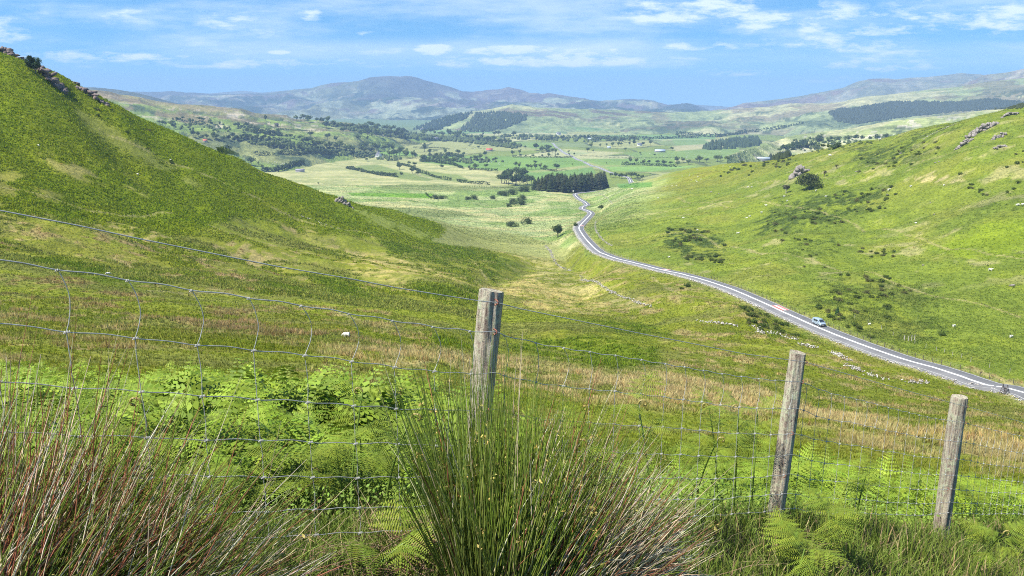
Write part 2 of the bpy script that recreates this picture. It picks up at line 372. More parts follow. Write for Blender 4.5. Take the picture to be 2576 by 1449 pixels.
FIELDS = [  # outlines of fields on the valley floor
 ([(872,485),(1090,487),(1085,499),(1000,497),(885,492)], (.14,.27,.035), 1.5),
 ([(651,399),(729,413),(682,430),(655,422)], (.145,.26,.045), 1.5),
 ([(560,388),(612,400),(612,407),(560,398)], (.145,.26,.045), 1.5),
 ([(588,365),(666,374),(666,386),(602,382)], (.15,.27,.06), 1.5),
 ([(892,418),(949,414),(1017,433),(1091,451),(1076,456),(1007,450),(900,425)], (.17,.22,.07), 1.5),
 ([(1056,428),(1154,440),(1193,458),(1125,456),(1060,441)], (.17,.22,.07), 1.5),
 ([(1259,393),(1447,396),(1484,415),(1333,430),(1235,428),(1060,408),(1060,392)], (.15,.25,.06), 1.5),
 ([(1301,433),(1411,430),(1490,420),(1500,436),(1338,452),(1305,445)], (.14,.24,.07), 1.5),
 ([(1455,400),(1698,398),(1698,416),(1510,417)], (.155,.245,.065), 1.5),
 ([(1518,419),(1760,417),(1640,432),(1540,431)], (.18,.30,.08), 1.5),
 ([(1276,357),(1394,359),(1403,376),(1340,374)], (.16,.24,.07), 1.5),
 ([(1411,374),(1569,384),(1472,399)], (.34,.34,.19), 2),
 ([(1570,384),(1860,372),(1860,398),(1700,400),(1600,398)], (.16,.24,.07), 1.5),
 ([(1400,378),(1490,384),(1450,392)], (.28,.32,.17), 1.5),
 ([(1690,368),(1880,352),(1880,366),(1700,380)], (.32,.31,.18), 2),
 ([(1550,463),(1640,458),(1640,470),(1560,474)], (.13,.25,.06), 1.5),
 ([(1500,340),(1800,338),(1800,350),(1500,352)], (.15,.25,.09), 1.5),
 ([(1690,352),(1770,350),(1790,362),(1700,366)], (.16,.24,.09), 1.5),
 ([(940,378),(1030,380),(1060,392),(960,390)], (.15,.25,.06), 1.5),
]
def blend(c, col, w):
    c += (np.array(col)-c)*w[:, None]
def ground_colour(V):
    x, y, z = V.T; n = len(x)
    ys = np.maximum(y, .5); d = np.maximum(ys*CP-z*SP, .3)
    u = CU+F*x/d; v = CV+F*(-ys*SP-z*CP)/d
    r = np.hypot(x, y)
    n1 = fbm(x/34, y/34, 101, 4); n2 = fbm(x/9, y/9, 111, 4); n3 = fbm(x/2.6, y/2.6, 121, 3); n4 = fbm(x/120, y/120, 131, 3)
    uj = u+(n2-.5)*60+(n1-.5)*60; vj = v+(n3-.5)*26+(n2-.5)*30
    st = fbm(x/60, y/9, 141, 4)                                  # bands along the slope
    c = np.empty((n, 3)); c[:] = C_GRASS
    blend(c, C_OLIVE, sstep(.42, .62, n1)*.8); blend(c, C_LIME, sstep(.52, .68, n2)*.35)
    hillside = 1-sstep(650, 900, r)
    # slope below the fence
    low = hillside*sstep(12, 30, r)
    blend(c, (.155,.165,.045), low*sstep(.45,.6,st)*.7)
    blend(c, C_BRACK2, low*sstep(.54, .64, n1)*.6)
    blend(c, C_TAN, low*sstep(.54,.66, n3*.5+n2*.5)*sstep(.42,.56,n1)*.75)
    # tan and reddish rush beds
    for poly, col, am, lo in (
        ([(780,880),(1180,880),(1420,910),(1700,930),(2050,1010),(2360,1075),(2620,1120),(2620,1150),(2300,1105),(2000,1070),(1750,1040),(1420,1010),(1150,960),(820,915)], (.38,.31,.15), .85, .36),
        ([(-60,680),(160,690),(420,760),(640,800),(900,840),(900,860),(600,850),(380,800),(160,760),(-60,740)], (.28,.19,.10), .65, .48),
        ([(880,640),(1100,640),(1300,700),(1500,720),(1560,790),(1400,790),(1200,740),(1000,720),(880,690)], (.38,.32,.13), .75, .42),
        ([(1280,600),(1400,620),(1420,680),(1560,740),(1640,780),(1500,760),(1340,690)], (.36,.33,.14), .7, .42),
        ([(60,560),(300,600),(460,650),(700,700),(880,730),(700,730),(420,680),(120,610)], (.30,.22,.11), .7, .48),
        ([(1750,720),(1900,760),(2050,860),(1900,830),(1750,790),(1650,740)], (.33,.26,.13), .6, .45)):
        blend(c, col, poly_in(uj, vj, poly, 14)*am*sstep(lo, lo+.16, n3*.5+n2*.5))
    # dark bracken on the left hill
    left = poly_in(uj, vj, [(-900,-200),(0,100),(260,240),(620,400),(860,490),(1130,560),(1125,600),(1080,612),(960,600),(860,590),(760,580),(600,545),(480,585),(380,580),(200,560),(60,540),(-300,560),(-900,640)], 10)*hillside
    blend(c, C_BRACK, left)
    blend(c, (.155,.185,.010), left*sstep(.45, .62, n1)*.55)
    blend(c, (.30,.27,.10), poly_in(uj, vj, [(110,395),(210,400),(330,450),(360,490),(260,470),(150,430)], 14)*sstep(.40, .56, n2)*.8)
    blend(c, (.24,.22,.07), poly_in(uj, vj, [(-200,420),(60,440),(160,500),(60,520),(-200,500)], 14)*sstep(.40, .56, n2)*.6)
    blend(c, (.25,.25,.10), poly_in(uj, vj, [(180,270),(260,300),(520,470),(500,480),(300,370),(190,300)], 10)*sstep(.45,.6,n2)*.35)
    blend(c, (.20,.24,.06), poly_in(uj, vj, [(880,520),(1000,560),(1110,600),(1090,604),(960,570),(880,530)], 5)*.7)
    # bracken beds lower down
    for poly in ([(960,600),(1130,610),(1260,640),(1330,700),(1240,720),(1080,670),(960,640)], [(760,690),(900,700),(940,760),(840,750)], [(640,700),(760,720),(800,750),(690,745)],
                 [(1300,860),(1480,840),(1650,870),(1690,930),(1560,940),(1380,910),(1260,880)], [(1440,800),(1620,810),(1700,850),(1560,850)], [(1900,770),(2030,800),(2060,860),(1960,850)],
                 [(80,640),(300,680),(420,720),(300,730),(80,680)], [(1100,840),(1200,850),(1260,890),(1120,880)], [(1000,700),(1200,720),(1300,760),(1100,760)]):
        blend(c, (.098,.142,.010), poly_in(uj, vj, poly, 16)*hillside*.95*sstep(.40, .52, n2*.6+n3*.4))
    # right hill
    right = sstep(0, 18, _above_road(u, v))*hillside*(v < 1000)*(u > 1440)
    rc = np.empty((n, 3)); rc[:] = (.140, .188, .028)
    blend(rc, (.185, .205, .038), sstep(.48, .62, n1)*.75); blend(rc, C_LIME, sstep(.52, .66, fbm(x/17, y/17, 151, 4))*.5)
    blend(rc, (.34,.31,.16), sstep(.60,.72,n2)*sstep(.48,.6,n4)*.6)
    c += (rc-c)*right[:, None]
    for poly, am in (([(1672,574),(1740,570),(1822,600),(1822,663),(1720,650),(1665,610)], .8), ([(1978,600),(2098,590),(2098,650),(1990,645)], .5),
                 ([(1960,500),(2250,470),(2260,510),(2100,570),(1900,600),(1900,560)], .75), ([(1814,420),(2008,385),(2010,410),(1850,450)], .9), ([(2140,370),(2370,380),(2300,420),(2150,425)], .7),
                 ([(2060,700),(2362,720),(2370,880),(2180,850),(2050,760)], .45), ([(2300,560),(2600,470),(2620,560),(2420,600)], .3), ([(2170,400),(2300,340),(2420,300),(2420,330),(2250,400)], .6)):
        blend(c, C_GORSE, poly_in(uj, vj, poly, 12)*min(1, am*1.25)*sstep(.44, .53, n3*.55+n2*.45)*hillside)
    blend(c, (.16,.22,.018), poly_in(uj, vj, [(2330,630),(2480,560),(2620,540),(2620,640),(2450,650)], 8)*.9)
    blend(c, (.40,.34,.18), poly_in(uj, vj, [(2300,445),(2400,440),(2440,455),(2330,460)], 6)*.9*sstep(.3,.5,n3))
    blend(c, (.17,.21,.03), poly_in(uj, vj, [(2260,470),(2420,450),(2460,500),(2300,540),(2200,530)], 10)*.7)
    blend(c, (.38,.30,.16), poly_in(uj, vj, [(2420,920),(2580,965),(2580,980),(2420,935)], 4)*.9*sstep(.3,.5,n3))
    # gully floor and bog
    bog = sstep(560, 640, r)*(1-sstep(1350, 1500, r))*sstep(500,560,u)*(1-sstep(1560,1720,uj))
    bog = np.maximum(bog*(1-right*.75), poly_in(uj, vj, [(1200,560),(1400,545),(1460,600),(1420,640),(1340,640),(1260,605)], 10))
    bog = np.maximum(bog, poly_in(uj, vj, [(980,530),(1130,552),(1150,572),(1260,602),(1400,645),(1480,600),(1420,540),(1200,520)], 8))
    blend(c, C_PALE, bog*(1-left))
    blend(c, C_STRAW, bog*(1-left)*sstep(.47, .60, fbm(x/70, y/14, 161, 4))*.85)
    blend(c, (.17,.26,.07), bog*(1-left)*sstep(.53, .64, fbm(x/60, y/60, 171, 3))*.8)
    blend(c, (.25,.27,.10), poly_in(u+(n3-.5)*14, v+(n3-.5)*8, [(1090,556),(1140,566),(1300,588),(1440,630),(1420,655),(1300,640),(1200,622),(1120,616),(1086,606),(1110,592),(1122,576)], 4)*.85)
    blend(c, (.16,.20,.07), poly_in(u+(n2-.5)*30, v, [(820,500),(960,520),(1140,530),(1200,545),(1000,552),(900,530),(820,510)], 5)*.8*(1-left))
    blend(c, (.16,.20,.07), poly_in(u+(n2-.5)*30, v, [(960,462),(1260,462),(1440,470),(1390,474),(1100,482),(960,476)], 4)*.7*(1-left))
    # valley floor: patchwork of pasture, rushy pale land and scrub
    pl = sstep(1380, 1520, r)
    cx = x/230+fbm(x/300, y/300, 181, 2)*1.2; cy = y/340+fbm(x/300, y/300, 191, 2)*1.2
    h = _hash(np.floor(cx), np.floor(cy), 5)
    fc = np.empty((n, 3)); fc[:] = (.165, .215, .055)
    blend(fc, (.26,.28,.12), (h > .40).astype(float)); blend(fc, (.17,.22,.09), (h > .68).astype(float)); blend(fc, (.33,.34,.19), (h > .84).astype(float))
    fc *= (.9+.2*n1)[:, None]
    edge = np.minimum(np.minimum(cx-np.floor(cx), np.ceil(cx)-cx), np.minimum(cy-np.floor(cy), np.ceil(cy)-cy))
    blend(fc, (.07,.09,.040), (edge < .03)*.85)
    c += (fc-c)*pl[:, None]
    rough = poly_in(u, v, [(640,430),(760,410),(900,395),(1060,400),(1240,432),(1330,460),(1240,470),(1000,470),(800,480),(700,450)], 6)*pl
    blend(c, C_STRAW, rough*.75); blend(c, (.24,.27,.11), rough*sstep(.44,.58,fbm(x/90, y/22, 201, 4))*.8)
    for poly, col, soft in FIELDS:
        blend(c, col, poly_in(u, v, poly, soft)*sstep(700, 900, r))
    far = sstep(4200, 5200, r); blend(c, (.13,.19,.09), far)
    # sheep tracks worn along the slopes
    for T in TRACKS:
        d, _ = road_dist(x, y, T); blend(c, (.30,.27,.13), (1-sstep(.25, .9, d-n3*.5))*.75*hillside)
    # roadside
    d, _ = road_dist(x, y, RC)
    blend(c, (.36,.31,.19), (1-sstep(5.4, 8.0, d+n3*3))*.75*hillside)
    blend(c, (.20,.24,.06), (1-sstep(8, 14, d+n3*3))*.35)
    # earth near the fence, darkened for contrast as deep shade under the plants
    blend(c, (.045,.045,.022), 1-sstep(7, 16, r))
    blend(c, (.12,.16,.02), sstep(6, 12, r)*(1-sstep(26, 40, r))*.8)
    return c
_ru = np.array([r[0] for r in ROAD][1:15][::-1], float); _rv = np.array([r[1] for r in ROAD][1:15][::-1], float)
def _above_road(u, v):
    return np.where(u > 1470, np.interp(u, _ru, _rv)-6-v, -30)
def gsolve(u, v):
    ys = np.exp(np.linspace(math.log(60), math.log(1100), 260)); P = np.stack([pix(u, v, y) for y in ys]); k = int(np.argmax(P[:, 2] < H(P[:, 0], P[:, 1], False))); return P[k]
TRACKS = [catmull([gsolve(u, v) for u, v in L], 2.0) for L in ([(380,735),(560,742),(740,765),(900,800),(1010,820)], [(1190,655),(1225,695),(1290,722),(1400,762),(1480,790)], [(1640,705),(1720,745),(1860,772)],
    [(1560,605),(1750,592),(1950,640),(2150,690),(2330,740),(2560,790)], [(1700,505),(1950,522),(2250,590),(2420,640),(2570,660)], [(0,480),(250,525),(500,565),(800,640),(960,690)], [(250,330),(400,405),(600,500),(800,570),(960,600)], [(1900,470),(2100,450),(2300,410),(2480,370)])]
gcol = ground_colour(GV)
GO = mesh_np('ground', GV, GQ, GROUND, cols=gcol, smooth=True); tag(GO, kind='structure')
# ------------------------------------------------------------------ far hills
def loft(name, u0, u1, du, lines, rows, amp, wav, colf, back=.22, seed=1, jag=0.0, pw=1.25):
    us = np.arange(u0, u1+du, du); Ls = []
    for l in lines:
        l = np.array(l, float); Ls.append(pix(us, np.interp(us, l[:, 0], l[:, 1]), np.interp(us, l[:, 0], l[:, 2])))
    Ls[0][:, 2] = np.minimum(Ls[0][:, 2], -182)
    # a row on past the ridge falls away behind it
    top = Ls[-1]; b1 = top.copy(); s = 1+back; b1[:, 0] *= s; b1[:, 1] *= s; b1[:, 2] = np.minimum(Ls[0][:, 2]-20, b1[:, 2]-60)
    out = []; S = []
    segs = [(Ls[i], Ls[i+1], rows if i == 0 else rows//2) for i in range(len(Ls)-1)]
    for i, (A, B, m) in enumerate(segs):
        for t in np.linspace(0, 1, m, endpoint=False):
            e = t**pw if i == 0 else t
            P = A+(B-A)*t; P[:, 2] = A[:, 2]+(B[:, 2]-A[:, 2])*e; out.append(P); S.append((i+t)/len(segs))
    out.append(top); S.append(1)
    for t in (.06, .15, .3, .6, 1):
        P = top+(b1-top)*t; P[:, 2] = top[:, 2]+(b1[:, 2]-top[:, 2])*t**1.6; out.append(P); S.append(1+t)
    V = np.array(out); S = np.array(S)[:, None]*np.ones((1, len(us)))
    x, y = V[..., 0].ravel(), V[..., 1].ravel(); s = S.ravel()
    win = np.where(s < 1, np.sin(np.clip(s, 0, 1)*math.pi)**.7, 0)
    V = V.reshape(-1, 3).copy()
    ridge = 1-np.abs(fbm(x/wav, y/wav, seed, 5, .55)*2-1)*1.6
    V[:, 2] += (ridge-.75)*amp*win + (fbm(x/(wav*.12), y/(wav*.12), seed+9, 3)-.5)*amp*jag*np.where(s <= 1.2, 1, 0)
    nr_, nc_ = len(out), len(us); i_ = (np.arange(nr_-1)[:, None]*nc_+np.arange(nc_-1)[None]).ravel()
    Q = np.stack([i_, i_+1, i_+nc_+1, i_+nc_], -1)
    u, v = proj(V)
    o = mesh_np(name, V, Q, HILL, cols=colf(V[:, 0], V[:, 1], V[:, 2], u, v, np.clip(s, 0, 1)), smooth=True)
    tag(o, kind='structure'); return o
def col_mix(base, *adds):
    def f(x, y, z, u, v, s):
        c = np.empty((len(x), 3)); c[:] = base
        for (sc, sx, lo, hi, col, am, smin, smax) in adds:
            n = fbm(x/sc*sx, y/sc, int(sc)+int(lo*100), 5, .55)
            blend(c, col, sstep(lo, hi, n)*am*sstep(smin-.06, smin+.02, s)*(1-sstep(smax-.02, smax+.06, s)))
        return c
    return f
vp = vplain
LF = []
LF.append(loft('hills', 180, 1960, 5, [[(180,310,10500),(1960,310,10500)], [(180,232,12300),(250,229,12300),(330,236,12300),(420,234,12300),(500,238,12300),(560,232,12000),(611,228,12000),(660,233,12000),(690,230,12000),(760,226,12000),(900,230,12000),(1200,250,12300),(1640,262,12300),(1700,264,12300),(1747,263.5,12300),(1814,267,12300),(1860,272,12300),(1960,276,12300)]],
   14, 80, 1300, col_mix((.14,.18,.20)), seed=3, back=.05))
LF.append(loft('hills', 250, 1800, 2.5, [[(250,308,6500),(1000,322,6400),(1300,318,6400),(1800,310,6800)],
   [(250,278,8200),(500,272,8200),(700,268,8300),(860,258,8600),(1000,256,8600),(1200,268,8400),(1350,268,8300),(1600,276,8300),(1800,285,8400)],
   [(250,238,11500),(333,231,11500),(378,231,11500),(427,229,11500),(479,233,11200),(535,236,11200),(590,237,11000),(629,235,11000),(661,236,10800),(722,226.5,10600),(785,220.4,10500),(832,209.4,10300),(873,207,10200),(902,203,10200),(929,194.8,10200),(978,191,10200),(1005,192.5,10200),(1020,191,10200),(1051,196,10200),(1088,207,10200),(1117,215.5,10200),(1166,230,10300),(1190,231.4,10400),(1235,226,10400),(1258,222.5,10400),(1277,219,10400),(1301,224,10400),(1333,234,10500),(1362,236,10500),(1384,234,10500),(1416,240,10500),(1435,243.6,10600),(1472,247,10700),(1484,251,10800),(1521,255,10900),(1545,252.6,10900),(1582,248.5,11000),(1618,249.7,11000),(1655,258,11100),(1684,266,11200),(1728,261.5,11200),(1743,264,11200),(1769,278,11200),(1800,292,11200)]],
   70, 240, 1300, col_mix((.12,.14,.08), (700,1,.46,.54,(.115,.10,.105),.9,.35,1), (420,1,.47,.54,(.035,.06,.035),.95,.0,.75), (260,1,.55,.62,(.26,.30,.20),.8,.0,.85), (180,1,.60,.66,(.26,.25,.20),.5,.3,.95), (1200,1,.54,.6,(.06,.075,.065),.8,.5,1)), seed=23, jag=.10, pw=1.05))
LF.append(loft('hills', 205, 480, 3, [[(205,300,4300),(480,310,4300)], [(205,219,5600),(236,220,5600),(264,222,5600),(300,226,5500),(340,232.6,5400),(382,243,5300),(448,261,5200),(480,285,5100)]],
   16, 30, 500, col_mix((.060,.075,.055)), seed=33, jag=.12))
LF.append(loft('hills', 1740, 2700, 3.5, [[(1740,300,6000),(2700,300,6000)], [(1740,292,9000),(1826,275,9000),(1867,262,9000),(1930,254,9000),(1990,245,9000),(2060,233,9000),(2120,221,9000),(2155,207,9000),(2187,198.6,9000),(2232,197,9000),(2251,200,9000),(2290,196,9000),(2326,195,9000),(2380,189,9000),(2419,183.6,9000),(2467,187,9000),(2560,200,9000),(2700,200,9000)]],
   36, 260, 1500, col_mix((.16,.18,.12), (700,1,.50,.58,(.16,.12,.11),.8,.3,1), (300,1,.56,.62,(.26,.27,.2),.7,.3,1)), seed=43, jag=.05))
LF.append(loft('hills', 2180, 2800, 3, [[(2180,290,4600),(2800,290,4600)], [(2180,262,6800),(2290,236,6800),(2344,221,6800),(2420,212,6800),(2455,200,6800),(2471,189,6800),(2500,186,6800),(2531,182,6800),(2576,172.5,6800),(2700,160,6800),(2800,160,6800)]],
   24, 130, 900, col_mix((.21,.22,.14), (400,1,.48,.56,(.15,.11,.10),.8,.5,1), (150,1,.56,.62,(.34,.33,.24),.6,.2,1)), seed=53, jag=.05))
# the moor in front of them and the pale rounded hill above the dark plantation
LF.append(loft('hills', 1560, 2800, 2.5, [[(1560,316,3500),(1900,318,3300),(2150,330,2900),(2800,320,2900)],
   [(1560,290,5300),(1640,284,5300),(1710,283,5300),(1822,277,5300),(1880,272,5200),(1934,268,5200),(1990,260,5100),(2060,260,5000),(2109,258,4900),(2140,250,4800),(2176,243,4700),(2232,238,4700),(2326,226.6,4700),(2400,220,4700),(2475,206,4700),(2576,196,4700),(2800,190,4700)]],
   44, 75, 620, col_mix((.22,.27,.13), (260,.5,.50,.58,(.33,.33,.19),.8,.2,1), (200,.5,.50,.58,(.085,.12,.06),.85,.0,.55), (300,1,.55,.6,(.15,.12,.09),.6,.3,1), (60,1,.62,.66,(.05,.08,.04),.8,.0,.8)), seed=63, jag=.08))
# wooded hill in the middle of the valley
LF.append(loft('hills', 1010, 1960, 2.2, [[(1010,344,4000),(1300,343,3800),(1700,330,4000),(1960,318,4400)],
   [(1010,334,5000),(1044,325,5000),(1090,303,5000),(1120,294,5000),(1150,286,5100),(1189,280,5200),(1240,273,5300),(1270,266,5300),(1289,262.6,5300),(1303,264.5,5300),(1328,267,5300),(1352,270.5,5300),(1382,271.7,5300),(1440,274,5300),(1508,275.3,5400),(1582,277.8,5500),(1655,281.5,5500),(1700,282,5500),(1860,279,5600),(1960,285,5600)]],
   40, 42, 420, col_mix((.19,.24,.11), (260,.45,.48,.56,(.30,.32,.17),.8,.25,1), (170,.5,.52,.58,(.12,.10,.075),.9,.45,1), (120,.6,.57,.62,(.06,.095,.045),.8,.0,.6), (200,1,.45,.55,(.14,.25,.09),.7,.0,.35)), seed=73, jag=.12))
# rough pasture ridge on the right
LF.append(loft('hills', 1830, 2800, 2.2, [[(1830,398,1450),(1950,400,1350),(2100,390,1250),(2800,360,1200)],
   [(1830,392,1600),(1880,376,1750),(1930,362,1900),(1960,352,2000),(2000,340,2050),(2050,333.5,2100),(2100,328,2100),(2150,322.5,2100),(2180,315,2100),(2250,303,2100),(2300,298,2100),(2350,292,2100),(2400,288,2100),(2450,280,2100),(2500,275,2100),(2560,270,2100),(2800,250,2100)]],
   44, 16, 190, col_mix((.23,.28,.12), (70,.6,.48,.56,(.35,.35,.21),.8,.15,1), (45,1,.58,.63,(.07,.095,.05),.85,.0,.9), (30,1,.66,.70,(.42,.40,.34),.7,.2,1), (140,1,.50,.6,(.14,.26,.07),.7,.0,.5)), seed=83, jag=.15))
# craggy farmed hill on the left
def col_left(x, y, z, u, v, s):
    c = col_mix((.15,.215,.050), (160,.7,.48,.55,(.20,.21,.085),.8,0,1), (60,1,.60,.64,(.055,.085,.04),.9,.0,.95), (90,1,.46,.54,(.17,.14,.085),.85,.72,1), (40,1,.62,.67,(.36,.33,.25),.8,.65,1))(x, y, z, u, v, s)
    blend(c, (.18,.15,.095), sstep(.86, .95, s)*.7*(u < 720)); blend(c, (.34,.31,.24), poly_in(u, v, [(572,285),(600,282),(625,292),(600,300),(570,296)], 3)*sstep(.4,.5,fbm(x/20,y/20,3,3)))
    return c
LF.append(loft('hills', 150, 1130, 2.2, [[(150,420,1500),(560,395,1700),(760,390,1900),(900,384,2200),(1000,362,2700),(1130,345,3400)],
   [(150,318,1900),(400,330,2000),(560,340,2100),(760,350,2300),(900,350,2600),(1000,346,3000),(1130,340,3600)],
   [(150,222,2500),(240,226,2500),(278,231,2500),(302,238,2500),(347,243,2550),(392,253.5,2600),(440,261,2600),(451,262,2600),(503,264,2650),(555,269,2700),(607,273,2750),(642,285,2800),(722,290,2900),(740,299,2950),(800,302,3000),(832,306,3050),(880,309,3100),(900,313,3150),(971,326,3400),(1044,336,3700),(1130,345,4000)]],
   34, 22, 210, col_left, seed=93, jag=.14, pw=1.0))
# ------------------------------------------------------------------ haze
hz = bpy.data.meshes.new('haze'); bm = bmesh.new(); bmesh.ops.create_cube(bm, size=1)
bmesh.ops.transform(bm, matrix=Matrix.Translation((0, 0, -25)) @ Matrix.Diagonal((28800, 28800, 760, 1)), verts=bm.verts); bm.to_mesh(hz); bm.free()
HZ = bpy.data.objects.new('haze', hz); COL.objects.link(HZ); tag(HZ, kind='stuff')
hm = bpy.data.materials.new('haze'); hm.use_nodes = True; t_ = hm.node_tree; t_.nodes.clear()
o_ = N(t_, 'ShaderNodeOutputMaterial'); pv = N(t_, 'ShaderNodeVolumePrincipled')
pv.inputs['Color'].default_value = (.44, .66, 1.0, 1); pv.inputs['Density'].default_value = 1.0e-4; pv.inputs['Anisotropy'].default_value = .0
t_.links.new(pv.outputs[0], o_.inputs['Volume']); hz.materials.append(hm)
bpy.context.view_layer.update()
TERR = [GO]+LF
def hit(u, v, objs=None):
    d = Vector(pix(u, v, 1.0).tolist()).normalized(); best = None
    for o in (objs or TERR):
        ok, p, n, i = o.ray_cast(Vector((0, 0, 0)), d)
        if ok and (best is None or p.length < best.length): best = p.copy()
    if best is None:
        p = pix(u, v, 5000.0); best = Vector(p.tolist())
    return best
def drop(x, y, objs=None):
    best = None
    for o in (objs or TERR):
        ok, p, n, i = o.ray_cast(Vector((x, y, 3000)), Vector((0, 0, -1)))
        if ok and (best is None or p.z > best.z): best = p.copy()
    return best.z if best else -160
def px(p, n=1.0):
    """metres that span n picture points at p"""
    return n*(p[1]*CP-p[2]*SP)/F
# ------------------------------------------------------------------ road
EDGEP = simple('worn_edge_paint', (.50, .50, .47), .8, .25, 1.2)
def strip(name, C, w0, w1, lift, mat, skirt=0, cols=None, smooth=False):
    C = np.asarray(C); T = np.gradient(C[:, :2], axis=0); T /= np.linalg.norm(T, axis=1)[:, None]+1e-9
    Nn = np.stack([T[:, 1], -T[:, 0]], -1)
    k = 5; Nn = np.stack([np.convolve(np.pad(Nn[:, i], k//2, mode='edge'), np.ones(k)/k, 'valid') for i in (0, 1)], -1)
    offs = [(w0, 0), (w1, 0)]
    if skirt: offs = [(w0-skirt*.9, -skirt), (w0, 0), (w1, 0), (w1+skirt*.9, -skirt)]
    V = np.concatenate([np.concatenate([C[:, :2]+Nn*w, C[:, 2:]+lift+h], 1)[:, None] for w, h in offs], 1).reshape(-1, 3)
    m = len(offs); n = len(C); i = (np.arange(n-1)[:, None]*m+np.arange(m-1)[None]).ravel()
    o = mesh_np(name, V, np.stack([i, i+m, i+m+1, i+1], -1), mat); tag(o, kind='structure'); return o
ASPH = simple('asphalt', (.165, .165, .172), .9, .22, .22, .2)
PAINT = simple('road_paint', (.72, .72, .70), .7, .08, 2, .3)
VERGE = attr_mat('stone_verge', [(2.2, .4, .6, (.55,.55,.5), (1.5,1.5,1.5))], (4, .8, .2))
RED = simple('red_surfacing', (.45, .16, .14), .9, .15, 1)
strip('road', RC, -3.7, 3.7, .02, ASPH, skirt=.9)
strip('road_markings', RC, -.38, .38, .035, PAINT)
strip('road_markings', RC, -3.42, -3.24, .035, EDGEP)
strip('road_markings', RC, 3.24, 3.42, .035, EDGEP)
# ------------------------------------------------------------------ tubes
def tube(P, R, k=6, cap=True):
    """verts and quads of a tube along P with radii R"""
    P = np.asarray(P, float); n = len(P); R = np.broadcast_to(np.asarray(R, float), (n,))
    T = np.gradient(P, axis=0); T /= np.linalg.norm(T, axis=1)[:, None]+1e-12
    up = np.array([0, 0, 1.0]) if abs(T[0, 2]) < .9 else np.array([1.0, 0, 0])
    A = np.cross(T, up); A /= np.linalg.norm(A, axis=1)[:, None]+1e-12; B = np.cross(T, A)
    a = np.arange(k)*2*math.pi/k
    V = P[:, None]+R[:, None, None]*(A[:, None]*np.cos(a)[None, :, None]+B[:, None]*np.sin(a)[None, :, None])
    i, j = np.meshgrid(np.arange(n-1), np.arange(k), indexing='ij'); i = i.ravel(); j = j.ravel(); j2 = (j+1) % k
    return V.reshape(-1, 3), np.stack([i*k+j, i*k+j2, (i+1)*k+j2, (i+1)*k+j], -1)
class Geo:
    def __init__(s): s.v = []; s.f = []; s.c = []; s.n = 0
    def add(s, v, f, c=None):
        v = np.asarray(v, float); f = np.asarray(f)
        if f.shape[1] == 3: f = np.concatenate([f, f[:, 2:]], 1)[:, :4]; s.tri = True
        s.v.append(v); s.f.append(f+s.n); s.n += len(v)
        if c is not None: s.c.append(np.broadcast_to(np.asarray(c, float), (len(v), 3)))
    def tube(s, P, R, k=6, c=None): s.add(*tube(P, R, k), c)
    def box(s, c0, c1, col=None, M=None):
        a, b = np.array(c0, float), np.array(c1, float)
        v = np.array([[x, y, z] for x in (a[0], b[0]) for y in (a[1], b[1]) for z in (a[2], b[2])])
        if M is not None: v = v@np.array(M)[:3, :3].T+np.array(M)[:3, 3]
        s.add(v, [[0,1,3,2],[4,6,7,5],[0,4,5,1],[2,3,7,6],[0,2,6,4],[1,5,7,3]], col)
    def build(s, name, mat, parent=None, smooth=False, origin=None):
        V = np.concatenate(s.v); Fc = np.concatenate(s.f); cols = np.concatenate(s.c) if s.c else None
        if origin is not None: V = V-np.array(origin)
        me = None
        if (Fc[:, 2] == Fc[:, 3]).all():
            o = mesh_np(name, V, Fc[:, :3], mat, cols=cols, smooth=smooth)
        elif (Fc[:, 2] == Fc[:, 3]).any():
            me = bpy.data.meshes.new(name)
            m = Fc[:, 2] == Fc[:, 3]; cnt = np.where(m, 3, 4).astype(np.int32)
            st = np.concatenate([[0], np.cumsum(cnt)[:-1]]).astype(np.int32)
            keep = np.ones_like(Fc, bool); keep[m, 3] = False
            lv = Fc[keep].astype(np.int32)
            me.vertices.add(len(V)); me.vertices.foreach_set('co', V.astype(np.float32).ravel())
            me.loops.add(len(lv)); me.loops.foreach_set('vertex_index', lv)
            me.polygons.add(len(Fc)); me.polygons.foreach_set('loop_start', st)
            me.update(calc_edges=True)
            if smooth: me.polygons.foreach_set('use_smooth', np.ones(len(Fc), bool))
            if cols is not None:
                c = np.ones((len(V), 4), np.float32); c[:, :3] = cols
                me.color_attributes.new('Col', 'FLOAT_COLOR', 'POINT').data.foreach_set('color', c.ravel())
            o = bpy.data.objects.new(name, me); COL.objects.link(o); me.materials.append(mat)
        else:
            o = mesh_np(name, V, Fc, mat, cols=cols, smooth=smooth)
        if parent is not None: kid(o, parent)
        return o
# ------------------------------------------------------------------ near fence
WIRE = simple('galvanised_wire', (.46, .46, .44), .5, .25, 60, .5, .2)
RUST = simple('rusty_staple', (.42, .17, .12), .7, .2, 80, .3, .3)
def post_mat():
    m, t, b = new_mat('weathered_post_wood', .92, .1)
    grain = noise_node(t, 9, 6, .7, stretch=(9, 9, .55)); lich = noise_node(t, 34, 6, .75); big = noise_node(t, 7, 3, .6)
    base = ramp(t, grain, [(.28, (.07, .05, .045)), (.40, (.24, .18, .145)), (.54, (.46, .40, .31)), (.72, (.62, .57, .46))])
    mx = N(t, 'ShaderNodeMix', data_type='RGBA')
    f = M2(t, 'MULTIPLY', ramp(t, lich, [(.47, g(0)), (.58, g(1))]), ramp(t, big, [(.40, g(.1)), (.6, g(.9))]))
    t.links.new(f, mx.inputs[0]); t.links.new(base, mx.inputs[6]); mx.inputs[7].default_value = (.50, .54, .36, 1)
    t.links.new(mx.outputs[2], b.inputs['Base Color'])
    h = M2(t, 'ADD', grain, M2(t, 'MULTIPLY', lich, .5)); bump(t, b, h, 1.0, .014); return m
POST = post_mat()
